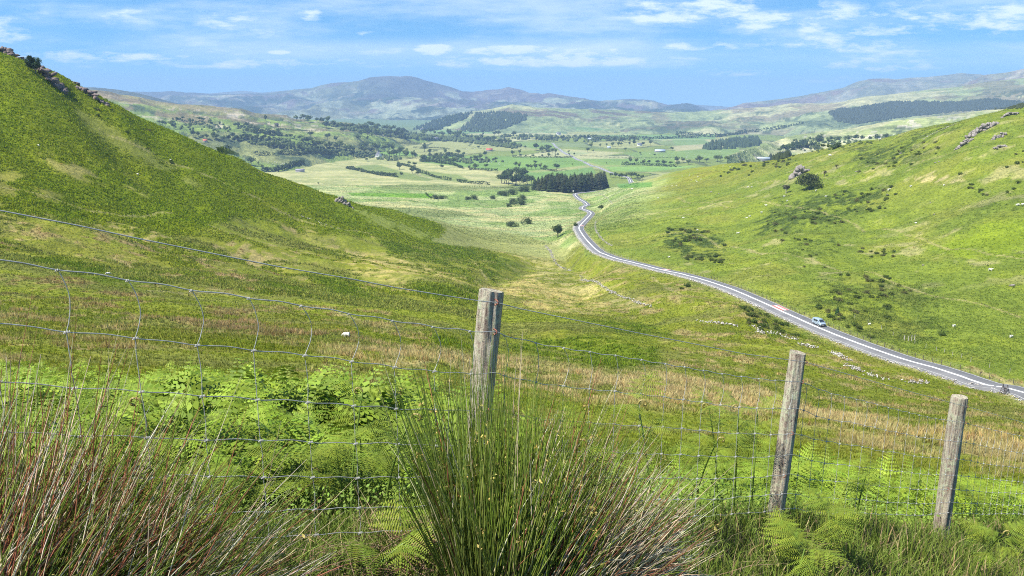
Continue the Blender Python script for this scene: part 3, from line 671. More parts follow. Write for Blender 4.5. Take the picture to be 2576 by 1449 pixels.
_p1 = pix(1237, 760, 2.57); _p3 = pix(2425, 1022, 5.25)
_fd = np.array([_p3[0]-_p1[0], _p3[1]-_p1[1]]); FL = np.linalg.norm(_fd); _fd /= FL; _fn = np.array([-_fd[1], _fd[0]])   # normal points away from the camera
def onfence(u, v, off=0.0):
    d = pix(u, v, 1.0); o = _p1[:2]+_fn*off
    t = (o@_fn)/(d[:2]@_fn); return d*t
def fs(p): return (np.asarray(p)[..., :2]-_p1[:2])@_fd
TOPW = [(-160,506),(0,529.5),(200,568),(347,600),(694,669.6),(880,701),(998,724),(1110,742),(1206,757),(1248,761),(1310,777),(1449,805.6),(1635,843.8),(1698,855.5),(1868,889.6),(1990,906),(2025,911),(2107,934),(2209,963),(2300,988),(2400,1015),(2431,1022.5),(2516,1046),(2620,1076)]
MESHW = [(-160,628),(0,654),(26,659),(146,677),(312,701.5),(471,727),(629,748.8),(765,769),(880,788.5),(985,805.6),(1082,820.5),(1183,832.6),(1248,835.5),(1269,843.8),(1375,868.8),(1425,876.7),(1498,888),(1572,898.6),(1635,909.7),(1698,920),(1749,928.8),(1833,943),(1924,955),(2018,961),(2062,980),(2100,992),(2154,1003.8),(2190,1013),(2243,1027.6),(2287,1037.9),(2344,1051.5),(2427,1064),(2500,1082),(2620,1108)]
def wire_path(L):
    P = np.array([onfence(u, v) for u, v in L]); return fs(P), P[:, 2]
_ts, _tz = wire_path(TOPW); _ms, _mz = wire_path(MESHW)
S0, S1 = _ms[0]-.25, _ms[-1]+.4
def fpt(s, z, off=0.0):
    s = np.asarray(s, float); z = np.asarray(z, float)
    return np.stack([_p1[0]+_fd[0]*s+_fn[0]*off, _p1[1]+_fd[1]*s+_fn[1]*off, z+0*s], -1)
def zt(s, S, Z):
    z = np.interp(s, S, Z); z = np.where(s < S[0], Z[0]+(s-S[0])*(Z[1]-Z[0])/(S[1]-S[0]), z); return np.where(s > S[-1], Z[-1]+(s-S[-1])*(Z[-1]-Z[-2])/(S[-1]-S[-2]), z)
_z0 = onfence(900, 791.5)[2]
OFFS = [0]+[_z0-onfence(905, v)[2] for v in (912, 1021, 1118, 1203, 1282, 1347)]
FENCE = empty('wire_fence', (float(_p1[0]), float(_p1[1]), -1.5), 'galvanised stock net fence on weathered round wooden posts crossing the foreground', 'fence')
FO = np.array(FENCE.location)
ss = np.arange(S0, S1, .02)
gq = Geo(); z = zt(ss, _ts, _tz); gq.tube(fpt(ss, z, .0)-FO, .0016, 5)
_o = gq.build('top_wire', WIRE, FENCE, True); tag(_o, 'single plain wire strung above the net')
def netz(s, k):
    z = zt(s, _ms, _mz)-OFFS[k]
    return z+(.0045*np.sin(s*2*math.pi/.15+1.0)*.5 + (fbm(s*5+k*7, s*0+k, 5, 2)-.5)*.012*(k > 0))
for k in range(len(OFFS)):
    gq = Geo(); gq.tube(fpt(ss, netz(ss, k))-FO, .0014 if k else .0016, 5); gq.build('line_wire', WIRE, FENCE, True)
_first = fs(onfence(146, 677)); _s1 = fs(onfence(1183, 832.6)); pitch_ = (_s1-_first)/8
rs = random.Random(3)
k0 = int((S0-_first)/pitch_)
s_ = _first+k0*pitch_
while s_ < S1:
    if s_ > S0+.02:
        gq = Geo(); P = []; sg = 1; amp = rs.uniform(.013, .030)
        for k in range(len(OFFS)):
            za = float(netz(np.array([s_]), k)[0]); nn = 8 if k < len(OFFS)-1 else 1
            if k < len(OFFS)-1: zb = float(netz(np.array([s_]), k+1)[0])
            a_ = amp*(1 if k == 0 else rs.uniform(-.05, .2))*sg
            for q in range(nn):
                t = q/nn; P.append((s_+a_*math.sin(t*math.pi)+rs.uniform(-.0008, .0008), za+(zb-za)*t if nn > 1 else za))
            for q in range(4 if k else 2):     # the wrapped knot
                c = s_+(q-1.5)*.0034; a = np.linspace(0, 2*math.pi, 9)
                gq.tube(np.stack([_p1[0]+_fd[0]*(c+.0012*np.sin(a))+_fn[0]*.0032*np.cos(a), _p1[1]+_fd[1]*(c+.0012*np.sin(a))+_fn[1]*.0032*np.cos(a), za+.0030*np.sin(a)], -1)-FO, .0008, 4)
        P = np.array(P); gq.tube(fpt(P[:, 0], P[:, 1], .002)-FO, .0011, 5)
        gq.build('stay_wire', WIRE, FENCE, True)
    s_ += pitch_*(1 if s_ < .1 else rs.uniform(.86, 1.1))
def make_post(top, bot, r, label, staples, seed):
    """post between two picture points, standing just behind the wires"""
    rp = random.Random(seed)
    A = onfence(top[0], top[1], r+.004); B = onfence(bot[0], bot[1], r+.012); B = A+(B-A)*1.0; D = B-A; D /= np.linalg.norm(D)
    B = B+D*.35
    n, k = 80, 40; V = []; X = np.cross(D, [0, 1, 0]); X /= np.linalg.norm(X); Y = np.cross(X, D)
    prof = [1+rp.uniform(-.05, .05) for _ in range(k)]; prof = [(prof[i-1]+2*prof[i]+prof[(i+1) % k])/4 for i in range(k)]
    crk = [rp.randrange(k) for _ in range(6)]
    for i in range(n):
        t = i/(n-1); c = A+(B-A)*t
        for j in range(k):
            a = 2*math.pi*j/k; q = r*prof[j]*(1+.05*math.sin(t*7+j*.9+seed)+.05*(vnoise(np.array([t*9.]), np.array([j*.9]), seed+5)[0]-.5)+.05*(vnoise(np.array([t*30.]), np.array([j*1.3]), seed)[0]-.5))
            if j in crk and vnoise(np.array([t*5.]), np.array([j*2.]), seed)[0] > .35: q *= .88
            if i == 0: q *= .965
            V.append(c+(X*math.cos(a)+Y*math.sin(a))*q)
    i, j = np.meshgrid(np.arange(n-1), np.arange(k), indexing='ij'); i = i.ravel(); j = j.ravel(); j2 = (j+1) % k
    gq = Geo(); V = np.array(V); tilt = (X*rp.uniform(-.1, .1)+Y*rp.uniform(-.1, .1))
    V[:k] += D[None]*((V[:k]-A)@tilt)[:, None]*1.2
    gq.add(V-FO, np.stack([i*k+j, (i+1)*k+j, (i+1)*k+j2, i*k+j2], -1))
    ring = V[:k]; cen = ring.mean(0); inner = cen+(ring-cen)*.55+D*.002
    gq.add(np.vstack([ring, inner, cen[None]+D*.004])-FO, [[q, (q+1) % k, k+(q+1) % k, k+q] for q in range(k)])
    gq.add(np.vstack([inner, cen[None]+D*.004])-FO, [[q, (q+1) % k, k] for q in range(k)])
    o = gq.build('post', POST, FENCE); tag(o, label)
    KIDS.setdefault(o.name, [])
    for (su, sv) in staples:
        c = onfence(su, sv, .0); a = np.linspace(-1.9, 1.9, 14)
        P = np.stack([_fd[0]*.006*np.cos(a)+c[0]-_fn[0]*(.006-.010*np.abs(np.sin(a))**2), _fd[1]*.006*np.cos(a)+c[1]-_fn[1]*(.006-.010*np.abs(np.sin(a))**2), c[2]+.010*np.sin(a)], -1)
        g2 = Geo(); g2.tube(P-FO, .0022, 6); g2.build('staple', RUST, o, True)
def fz(u, S, Z):   # picture point of a wire at picture column u
    best = min(np.linspace(S0, S1, 1500), key=lambda s: abs(proj(fpt(s, float(zt(s, S, Z))))[0]-u)); return best
def wire_v(u, k=None):
    S, Z = (_ts, _tz) if k is None else (_ms, _mz)
    s = fz(u, S, Z); z = float(zt(s, S, Z))-(0 if k is None else OFFS[k]); return float(proj(fpt(s, z))[1])
make_post((1236, 730), (1184, 1330), .0415, 'thick near post with pale green lichen down its left side and a flat sawn top', [(1247, wire_v(1247)), (1244, wire_v(1244, 0)), (1226, wire_v(1226, 2)), (1215, wire_v(1215, 4))], 1)
make_post((2007, 886), (1944, 1345), .041, 'second post leaning left at its foot among bracken stems', [(2027, wire_v(2027)), (2018, wire_v(2018, 0)), (1992, wire_v(1992, 2)), (1973, wire_v(1973, 4)), (1955, wire_v(1955, 6))], 2)
make_post((2414, 998), (2362, 1368), .055, 'farthest post, speckled pale with lichen, near the right edge', [(2433, wire_v(2433)), (2428, wire_v(2428, 0)), (2405, wire_v(2405, 2)), (2385, wire_v(2385, 4))], 3)
# ------------------------------------------------------------------ near plants
def leaf_mat(name, trans=.22, rough=.6, spec=.25, noise=None):
    m = bpy.data.materials.new(name); m.use_nodes = True; t = m.node_tree; b = t.nodes['Principled BSDF']
    b.inputs['Roughness'].default_value = rough; b.inputs['Specular IOR Level'].default_value = spec
    at = N(t, 'ShaderNodeAttribute', attribute_name='Col'); c = at.outputs['Color']
    if noise: c = mul(t, c, ramp(t, noise_node(t, noise, 3, .6), [(.3, g(.72)), (.7, g(1.28))]))
    t.links.new(c, b.inputs['Base Color'])
    tr = N(t, 'ShaderNodeBsdfTranslucent'); t.links.new(c, tr.inputs[0]); mx = N(t, 'ShaderNodeMixShader'); mx.inputs[0].default_value = trans
    o = t.nodes['Material Output']; t.links.new(b.outputs[0], mx.inputs[1]); t.links.new(tr.outputs[0], mx.inputs[2]); t.links.new(mx.outputs[0], o.inputs[0])
    return m
LEAF = leaf_mat('leaf'); STEM = leaf_mat('stem', .06, .42, .5); FAR = leaf_mat('foliage', .35, .8, .1)
def blades(base, h, w, lean, col, segs=2, tipc=None, rng=RNG, droop=.35):
    """grass-like blades: base (n,3), height h, width w, lean (n,2) horizontal offset of the tip"""
    n = len(base); a = rng.uniform(0, 2*math.pi, n); side = np.stack([np.cos(a), np.sin(a), 0*a], -1)*(w/2)[:, None]
    L = np.concatenate([lean, np.zeros((n, 1))], 1); V = []; C = []
    tc = col if tipc is None else tipc
    for i in range(segs+1):
        t = i/segs; c = base+L*(t**1.6)[None] if False else base+L*t**1.6
        c = c+np.array([0, 0, 1.])*(h*(t-droop*t*t*np.minimum(1, np.linalg.norm(lean, axis=1)/np.maximum(h, 1e-3))))[:, None]
        if i < segs: V += [c-side*(1-t*.55), c+side*(1-t*.55)]; C += [col+(tc-col)*t]*2
        else: V.append(c); C.append(tc)
    m = 2*segs+1; V = np.stack(V, 1).reshape(-1, 3); C = np.stack(C, 1).reshape(-1, 3); k = np.arange(n)*m; Fs = []
    for i in range(segs-1): Fs += [np.stack([k+2*i, k+2*i+1, k+2*i+3], -1), np.stack([k+2*i, k+2*i+3, k+2*i+2], -1)]
    Fs.append(np.stack([k+2*segs-2, k+2*segs-1, k+2*segs], -1))
    return V, np.concatenate(Fs), C
def jit(col, n, s=.25, rng=RNG):
    c = np.broadcast_to(np.array(col, float), (n, 3))*rng.uniform(1-s, 1+s, (n, 1))*rng.uniform(.92, 1.08, (n, 3)); return np.clip(c, 0, .8)
def stems(base, dirs, L, r, bend, cb, ct, rng=RNG, segs=5, k=3):
    """many thin tapering stalks; bend = downward pull"""
    n = len(base); V = []; C = []; d = dirs/np.linalg.norm(dirs, axis=1)[:, None]
    sx = np.cross(d, np.array([.13, .31, .94])); sx /= np.linalg.norm(sx, axis=1)[:, None]+1e-9; sy = np.cross(d, sx)
    wob = rng.normal(0, .012, (n, 3))
    for i in range(segs+1):
        t = i/segs; c = base+d*(L*t)[:, None]+wob*math.sin(t*3.1)+np.array([0, 0, -1.])*(bend*L*t*t)[:, None]
        rr = r*(1-.85*t**2)
        for j in range(k):
            a = 2*math.pi*j/k; V.append(c+(sx*math.cos(a)+sy*math.sin(a))*rr[:, None]); C.append(cb+(ct-cb)*min(1, t*1.6))
    m = (segs+1)*k; V = np.stack(V, 1).reshape(-1, 3); C = np.stack(C, 1).reshape(-1, 3); b = np.arange(n)*m; Fs = []
    for i in range(segs):
        for j in range(k):
            j2 = (j+1) % k; Fs.append(np.stack([b+i*k+j, b+i*k+j2, b+(i+1)*k+j2, b+(i+1)*k+j], -1))
    return V, np.concatenate(Fs), C
def tussock(name_label, centre, rx, ry, n, lean_fn, L_fn, dryfrac, flowers, seed, red=.42, cream=.18):
    rng = np.random.default_rng(seed)
    cz = float(H(centre[0], centre[1])[0]); root = empty('rush_tussock', (centre[0], centre[1], cz), name_label, 'rushes')
    a = rng.uniform(0, 2*math.pi, n); q = np.sqrt(rng.uniform(0, 1, n)); bx = q*np.cos(a); by = q*np.sin(a)
    bz = H(centre[0]+bx*rx, centre[1]+by*ry)-cz
    base = np.stack([bx*rx, by*ry, bz-.03], -1)
    phi, the = lean_fn(bx, by, rng)         # lean to the right and towards the far side, radians
    d = np.stack([np.tan(phi), np.tan(the)/np.cos(phi)*.7, np.ones(n)], -1); L = L_fn(bx, by, phi, rng)
    dry = rng.uniform(0, 1, n) < dryfrac(bx, phi)
    gb = jit((.10, .12, .03), n, .3, rng); gt = jit((.17, .245, .032), n, .35, rng); m = rng.uniform(0, 1, n) < .25; gt[m] = jit((.27, .32, .08), m.sum(), .25, rng)
    db = jit((.17, .065, .045), n, .4, rng); dt = jit((.76, .60, .40), n, .3, rng); m = rng.uniform(0, 1, n) < red; dt[m] = jit((.34, .13, .075), m.sum(), .3, rng)
    m = rng.uniform(0, 1, n) < cream; dt[m] = jit((.74, .66, .52), m.sum(), .2, rng)
    r = rng.uniform(.0015, .0027, n); bend = rng.uniform(.02, .22, n)*(1+1.2*np.abs(np.sin(phi)))
    for flag, nm, cb, ct in ((False, 'green_stems', gb, gt), (True, 'dry_stems', db, dt)):
        s = dry == flag
        V, Fq, C = stems(base[s], d[s], L[s], r[s]*(1.0 if not flag else 1.05), bend[s]*(1 if not flag else 1.5), cb[s], ct[s], rng)
        o = mesh_np(nm, V, Fq, STEM, cols=C); kid(o, root); tag(o, kind='stuff')
    gf = Geo(); s = np.where(~dry)[0][:flowers]; dn = d/np.linalg.norm(d, axis=1)[:, None]
    for i in s:
        t = rng.uniform(.55, .85); c = base[i]+dn[i]*L[i]*t+np.array([0, 0, -1])*bend[i]*L[i]*t*t
        m = 7; p = c+rng.normal(0, .007, (m, 3))+np.array([.004, -.004, -.002]); sz = rng.uniform(.0035, .008, m)
        o1 = rng.normal(0, 1, (m, 3)); o1 /= np.linalg.norm(o1, axis=1)[:, None]; o2 = np.cross(o1, rng.normal(0, 1, (m, 3))); o2 /= np.linalg.norm(o2, axis=1)[:, None]
        V = np.stack([p-o1*sz[:, None], p+o2*sz[:, None]*.5, p+o1*sz[:, None], p-o2*sz[:, None]*.5], 1).reshape(-1, 3)
        gf.add(V, np.arange(m*4).reshape(m, 4), (jit((.42, .34, .10), 1, .4, rng)[0]))
    if flowers: o = gf.build('flower_clusters', LEAF, root); tag(o, kind='stuff')
    return root
R_ = math.radians
tussock('large rush tussock before the near post, green left half and straw coloured right half', (.05, 2.15), .24, .20, 2000,
        lambda bx, by, rng: (np.clip(R_(14)+bx*R_(25)+rng.normal(0, R_(10), len(bx)), R_(-16), R_(72)), rng.normal(R_(2), R_(9), len(bx))-by*R_(-8)),
        lambda bx, by, phi, rng: rng.triangular(.42, .74, 1.0, len(bx))*(1.02-.52*np.clip(phi/R_(62), 0, 1)),
        lambda bx, phi: np.clip(.10+.95*(phi-R_(8))/R_(30), .08, .85), 170, 11)
tussock('dark brown and green rush tussock leaning in from the lower left corner', (-1.10, 1.50), .32, .24, 2600,
        lambda bx, by, rng: (np.clip(R_(27)+bx*R_(15)+rng.normal(0, R_(12), len(bx)), R_(-6), R_(84)), rng.normal(R_(2), R_(9), len(bx))),
        lambda bx, by, phi, rng: rng.triangular(.5, .84, 1.02, len(bx))*(1.03-.5*np.clip(phi/R_(75), 0, 1)),
        lambda bx, phi: np.clip(.60+.1*np.sin(phi*9), .3, .8), 40, 12, .62, .16)
# ---- bracken
def frond(L, pairs, lod, rng, width=.75, arch=.35, col=(.175, .238, .024)):
    """a bracken frond lying along +x, arching down; triangles"""
    V = []; Fs = []; C = []; n = 0; c0 = np.array(col)
    def axis(t): return np.array([L*t*(1-.06*t), 0, L*arch*(t-t*t*1.35)])
    for i in range(pairs):
        t = .16+.80*(i/(pairs-1))**.95; p = axis(t); l = L*.56*width*(1-t)**.95*(.75+.5*min(1, t*4))*rng.uniform(.85, 1.1)+.01*L
        for sgn in (-1, 1):
            dirp = np.array([.42, sgn*1., -.22+rng.normal(0, .12)]); dirp /= np.linalg.norm(dirp)
            sag = rng.uniform(.05, .25); cc = c0*rng.uniform(.75, 1.3)*np.array([rng.uniform(.9, 1.15), 1, 1])
            if lod == 0:
                m = max(4, int(13*l/(L*.4))); u_ = np.linspace(.06, 1, m)
                q = p+dirp*(l*u_)[:, None]+np.array([0, 0, -1.])*(sag*l*u_**2)[:, None]
                fw = np.array([1., -sgn*.25, -.05]); lw = (l*.17*(1-u_)**.7+.002)*1.0; hw = l/m*.30
                for s2 in (-1, 1):
                    tip = q+fw*s2*lw[:, None]+dirp*hw*.8+np.array([0, 0, -.18])*lw[:, None]
                    V.append(np.stack([q-dirp*hw, q+dirp*hw*1.1, tip+dirp*hw*.25, tip-dirp*hw*.35], 1).reshape(-1, 3)); Fs.append(np.arange(m*4).reshape(m, 4)+n); n += m*4
                    C.append(np.broadcast_to(cc, (m*4, 3)))
            else:
                m = 5 if lod == 1 else 2; u_ = np.linspace(0, 1, m, endpoint=False); du = 1/m
                q0 = p+dirp*(l*u_)[:, None]; q1 = p+dirp*(l*(u_+du*.9))[:, None]; lw = l*.20*(1-u_*.85)
                fw = np.array([1., 0, -.1])
                for qq, uu in ((q0, u_), (q1, u_+du)): qq[:, 2] -= sag*l*uu**2
                for s2 in (-1, 1):
                    tip = (q0+q1)/2+fw*s2*lw[:, None]+dirp*l*.06
                    V.append(np.stack([q0, q1, tip, (q0+tip)/2-dirp*l*.02], 1).reshape(-1, 3)); Fs.append(np.arange(m*4).reshape(m, 4)+n); n += m*4
                    C.append(np.broadcast_to(cc, (m*4, 3)))
    if lod < 2:
        rv, rf = tube([axis(t) for t in np.linspace(0, 1, 6)], np.linspace(.0025, .0008, 6)*(L/.5), 3); V.append(rv); Fs.append(rf+n); C.append(np.broadcast_to(c0*1.3, (len(rv), 3)))
    return np.concatenate(V), np.concatenate(Fs), np.concatenate(C)
def rotm(yaw, pitch, roll=0):
    return np.array(Matrix.Rotation(yaw, 3, 'Z') @ Matrix.Rotation(-pitch, 3, 'Y') @ Matrix.Rotation(roll, 3, 'X'))
def bracken_plant(seed, h, nf, curl, loc, label, group, scale=1):
    rng = np.random.default_rng(seed); root = empty('bracken_plant', loc, label, 'bracken', group, 0, scale)
    lean = rng.normal(0, .07, 2); gs = Geo()
    P = [np.array([lean[0]*t*t, lean[1]*t*t, h*t-.03]) for t in np.linspace(0, 1, 8)]
    gs.tube(P, np.linspace(.0055, .003, 8), 6, (.14, .22, .035)); top = P[-1]
    if curl:
        a = np.linspace(0, 4.6, 16); rr_ = .022*(1-a/6.2); s = rng.choice([-1, 1])
        Pc = np.stack([top[0]+s*(.022-rr_*np.cos(a)), top[1]+0*a, top[2]+rr_*np.sin(a)+.004], -1); gs.tube(Pc, np.linspace(.0035, .005, 16), 6, (.30, .25, .07))
    o = gs.build('stem', STEM, root, True)
    yaw0 = rng.uniform(0, 6.28)
    for i in range(nf):
        z = h*(.52+.48*(i//2+1)/(nf/2)); z = min(z, h); yaw = yaw0+(i % 2)*math.pi+rng.normal(0, .25)+(i//2)*.5
        L = (.17+.07*rng.uniform())*(1.15-.35*z/h)
        V, Fq, C = frond(L*1.35, 10, 0, rng, .78, .30)
        V = V@rotm(yaw, rng.uniform(.15, .6)-.1).T; t = z/h; V += np.array([lean[0]*t*t, lean[1]*t*t, z-.03])
        q = mesh_np('frond', V, Fq, LEAF, cols=C); kid(q, root)
    return root
def gpt(u, v):
    """ground point in the near field seen at a picture point"""
    ys = np.exp(np.linspace(math.log(1.2), math.log(60), 500)); P = pix(u, v, ys[:, None][:, 0][:, None].repeat(1, 1)[:, 0]) if False else np.stack([pix(u, v, y) for y in ys])
    g_ = H(P[:, 0], P[:, 1]); k = np.argmax(P[:, 2] < g_); return np.array([P[k, 0], P[k, 1], g_[k]])
PL = [ # foot (u, v), height, fronds, curl, label
 (1810,1290,.72,8,1,'tall bracken with dark drooping fronds left of the second post'), (1850,1300,.76,8,1,'bracken stem with curled tip standing closest to the second post'),
 (1900,1270,.68,8,0,'bracken with lacy fronds crossing in front of the second wire near the second post'), (1745,1280,.52,6,1,'thin bracken with curled buds beside the right edge of the big rush tussock'),
 (2000,1490,.20,6,0,'broad low bracken below the foot of the second post'), (2090,1440,.30,8,0,'low bracken fronds right of the second post foot'), (1960,1440,.18,6,0,'small bracken in the dark grass below the second post'),
 (2450,1470,.42,8,1,'bracken with pale spreading fronds below the farthest post'), (2570,1470,.38,6,1,'curled young bracken at the bottom right corner'),
 (885,1330,.62,4,1,'tall single bracken stem with curled brown tip left of the near post'), (800,1330,.30,6,1,'short bracken with knobbly curled tips behind the net'),
 (650,1380,.42,6,0,'bracken between the two rush tussocks'), (560,1420,.30,8,0,'bright low bracken under the left tussock'), (920,1470,.14,4,0,'small fresh fern sprout at the bottom beside the central tussock'),
 (400,1480,.44,8,0,'sunlit bracken frond lying over the left tussock'), (250,1450,.52,4,1,'bracken stalk with yellow curled tip rising through the left tussock'), (440,1440,.60,4,1,'tall yellow-green bracken stalk with curled buds behind the left tussock'), (30,1500,.36,6,0,'green fern at the lower left corner'),
 (1500,1480,.52,4,1,'pale curled fern growing up through the middle of the central tussock'), (1640,1400,.62,4,1,'slim bracken poking above the straw stems of the central tussock')]
def clearfence(p, lo=.12):
    return p
STAND = {1810: 4.1, 1850: 4.0, 1900: 4.35, 1745: 3.75}
for i, (u, v, h, nf, cu, lab) in enumerate(PL):
    p = gpt(u, v)
    if u in STAND:       # these stand just behind the net
        y_ = STAND[u]; x_ = (u-CU)/F*(y_*CP+1.6*SP*1.3); p = np.array([x_, y_, float(H(x_, y_)[0])])
    p = p; bracken_plant(100+i, h, nf, cu, p.tolist(), lab, None)
protos = [bracken_plant(200, .42, 6, 0, gpt(2150, 1330).tolist(), '', None), bracken_plant(201, .50, 6, 1, gpt(2230, 1290).tolist(), '', None), bracken_plant(202, .34, 8, 0, gpt(1000, 1290).tolist(), '', None)]
GRB = 'bracken plants standing in the rough grass just behind the net'
for p_ in protos: tag(p_, 'leafy bracken behind the net between the two rush tussocks', 'bracken', GRB)
rs = random.Random(5); k = 0
while k < 60:
    u, v = rs.uniform(-50, 2650), rs.uniform(1120, 1340)
    if 1050 < u < 1780: continue
    if u > 1700 and rs.random() < .25: continue
    p = gpt(u, v)
    off = (p[:2]-_p1[:2])@_fn
    if off < .25: continue
    if (off > 7): continue
    c = copy_tree(protos[k % 3]); c.location = p.tolist(); c.rotation_euler = (0, 0, rs.uniform(0, 6.28)); c.scale = (rs.uniform(.8, 1.25),)*3; k += 1
    if u > 1700: c['label'] = 'leafy bracken behind the net right of the big central tussock'; c['group'] = 'bracken right of the central tussock'
# bracken bed: fronds nobody could count
def tile(protos_, pos, yaw, pit, sc, colmul, name, mat):
    Vs, Fs_, Cs = [], [], []; n = 0
    pid = RNG.integers(0, len(protos_), len(pos))
    for pi, (V, Fq, C) in enumerate(protos_):
        s = np.where(pid == pi)[0]
        if not len(s): continue
        cy, sy, cp, sp = np.cos(yaw[s]), np.sin(yaw[s]), np.cos(pit[s]), np.sin(pit[s])
        x = V[None, :, 0]*cp[:, None]-V[None, :, 2]*sp[:, None]; z = V[None, :, 0]*sp[:, None]+V[None, :, 2]*cp[:, None]; y = np.broadcast_to(V[None, :, 1], x.shape)
        X = (x*cy[:, None]-y*sy[:, None])*sc[s, None]+pos[s, 0, None]; Y = (x*sy[:, None]+y*cy[:, None])*sc[s, None]+pos[s, 1, None]; Z = z*sc[s, None]+pos[s, 2, None]
        Vs.append(np.stack([X, Y, Z], -1).reshape(-1, 3)); k = len(s); m = len(V)
        Fs_.append((Fq[None]+(np.arange(k)*m)[:, None, None]).reshape(-1, Fq.shape[1])+n); n += k*m
        Cs.append((C[None]*colmul[s][:, None]).reshape(-1, 3))
    o = mesh_np(name, np.concatenate(Vs), np.concatenate(Fs_), mat, cols=np.clip(np.concatenate(Cs), 0, .9)); tag(o, kind='stuff'); return o
def scatter_uv(n, u0, u1, y0, y1, pw=1.0):
    """ground points spread evenly over the view between two distances"""
    u = RNG.uniform(u0, u1, n); y = np.exp(RNG.uniform(math.log(y0), math.log(y1), n)**pw)
    x = (u-CU)/F*y*1.03+RNG.normal(0, .02, n)*y*.2; return x, y
fp1 = [frond(.40, 9, 1, np.random.default_rng(s), .7, .35) for s in range(4)]
fp2 = [frond(.40, 8, 2, np.random.default_rng(s+9), .8, .35) for s in range(4)]
def bracken_bed(n, u0, u1, y0, y1, dens, protos_, hgt, name='bracken'):
    x, y = scatter_uv(n, u0, u1, y0, y1); off = (x-_p1[0])*_fn[0]+(y-_p1[1])*_fn[1]
    z = H(x, y); u, v = proj(np.stack([x, y, z], -1))
    k = (off > .3) & (RNG.uniform(0, 1, n) < dens(u, v, x, y)); x, y, z = x[k], y[k], z[k]; m = len(x)
    hh = hgt*RNG.uniform(.45, 1.1, m)*(.35+1.6*fbm(x/1.5, y/1.5, 77, 2))
    nn = fbm(x/2.5, y/2.5, 78, 3); cm = np.stack([.75+.75*nn, .85+.72*nn, .8+.5*nn], -1)*RNG.uniform(.75, 1.25, (m, 1))
    return tile(protos_, np.stack([x, y, z+hh], -1), RNG.uniform(0, 6.28, m), RNG.uniform(-.2, .95, m), RNG.uniform(.55, 1.15, m), cm, name, LEAF)
def dens_left(u, v, x, y):
    n = fbm(x/2.2, y/2.2, 91, 3); edge = 26-6*fbm(x/4, y/4, 92, 2)
    return ((u < 1230)*(y < edge)*(.30+.9*sstep(.38, .56, n)) + (u >= 1230)*(y < 9)*.5*sstep(.45, .55, n))*sstep(3.0, 6.0, y+.8*n)
bracken_bed(21000, -80, 1300, 5.5, 30, dens_left, fp2, .66)
bracken_bed(4200, -80, 1300, 3.0, 8, lambda u, v, x, y: (.15+.8*sstep(.42, .58, fbm(x/1.3, y/1.3, 93, 3)))*sstep(2.5, 5, y), fp1, .38)
bracken_bed(3600, 1500, 2680, 4.6, 16, lambda u, v, x, y: (.9*sstep(.44, .6, fbm(x/1.3, y/1.3, 94, 3)))*(1-sstep(9, 15, y)), fp1, .34)
# ---- grass and low leaves near the fence
x, y = scatter_uv(95000, -160, 2740, 1.35, 11); z = H(x, y); n_ = fbm(x/.5, y/.5, 95, 3); m = len(x)
h = RNG.uniform(.05, .17, m)*(.6+.9*n_); ln = RNG.normal(0, .05, (m, 2)); col = jit((.145, .20, .032), m, .35); d_ = RNG.uniform(0, 1, m) < .13; col[d_] = jit((.36, .27, .14), d_.sum(), .3)
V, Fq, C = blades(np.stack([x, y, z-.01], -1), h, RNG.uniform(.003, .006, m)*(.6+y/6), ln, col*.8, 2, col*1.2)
tag(mesh_np('grass', V, Fq, LEAF, cols=C), kind='stuff')
x, y = scatter_uv(90000, -160, 2740, 2.6, 14); z = H(x, y); off = (x-_p1[0])*_fn[0]+(y-_p1[1])*_fn[1]; n_ = fbm(x/.9, y/.9, 96, 3)
k = (off > .05) & (RNG.uniform(0, 1, len(x)) < .25+.9*sstep(.4, .55, n_)); x, y, z, n_ = x[k], y[k], z[k], n_[k]; m = len(x)
c = np.stack([x, y, z+RNG.uniform(.02, .30, m)*(.3+n_)], -1); sz = RNG.uniform(.007, .014, m)*(.7+y/14)
nl = RNG.normal(0, .6, (m, 3))+np.array([-.35, -.3, .9]); nl /= np.linalg.norm(nl, axis=1)[:, None]; o1 = np.cross(nl, RNG.normal(0, 1, (m, 3))); o1 /= np.linalg.norm(o1, axis=1)[:, None]; o2 = np.cross(o1, nl)
V = np.stack([c-o1*sz[:, None], c+o2*sz[:, None]*.55, c+o1*sz[:, None], c-o2*sz[:, None]*.55], 1).reshape(-1, 3); col = jit((.165, .25, .035), m, .4)
tag(mesh_np('low_leaves', V, np.arange(m*4).reshape(m, 4), LEAF, cols=np.repeat(col, 4, 0)), kind='stuff')
# dead stalks lying about the feet of the tussocks
m = 1500; x = np.concatenate([RNG.normal(.15, .40, m//2), RNG.normal(-1.1, .35, m-m//2)]); y = np.concatenate([RNG.normal(2.15, .22, m//2), RNG.normal(1.55, .25, m-m//2)]); z = H(x, y)+RNG.uniform(0, .07, m)
a = RNG.uniform(0, 6.28, m); dd = np.stack([np.cos(a), np.sin(a), RNG.normal(.05, .22, m)], -1); cb = jit((.26, .12, .08), m, .4); ct = jit((.42, .28, .18), m, .35)
V, Fq, C = stems(np.stack([x, y, z], -1), dd, RNG.uniform(.10, .42, m), RNG.uniform(.001, .0018, m), RNG.uniform(0, .1, m), cb, ct, RNG, 2)
tag(mesh_np('dead_stalks', V, Fq, STEM, cols=C), kind='stuff')
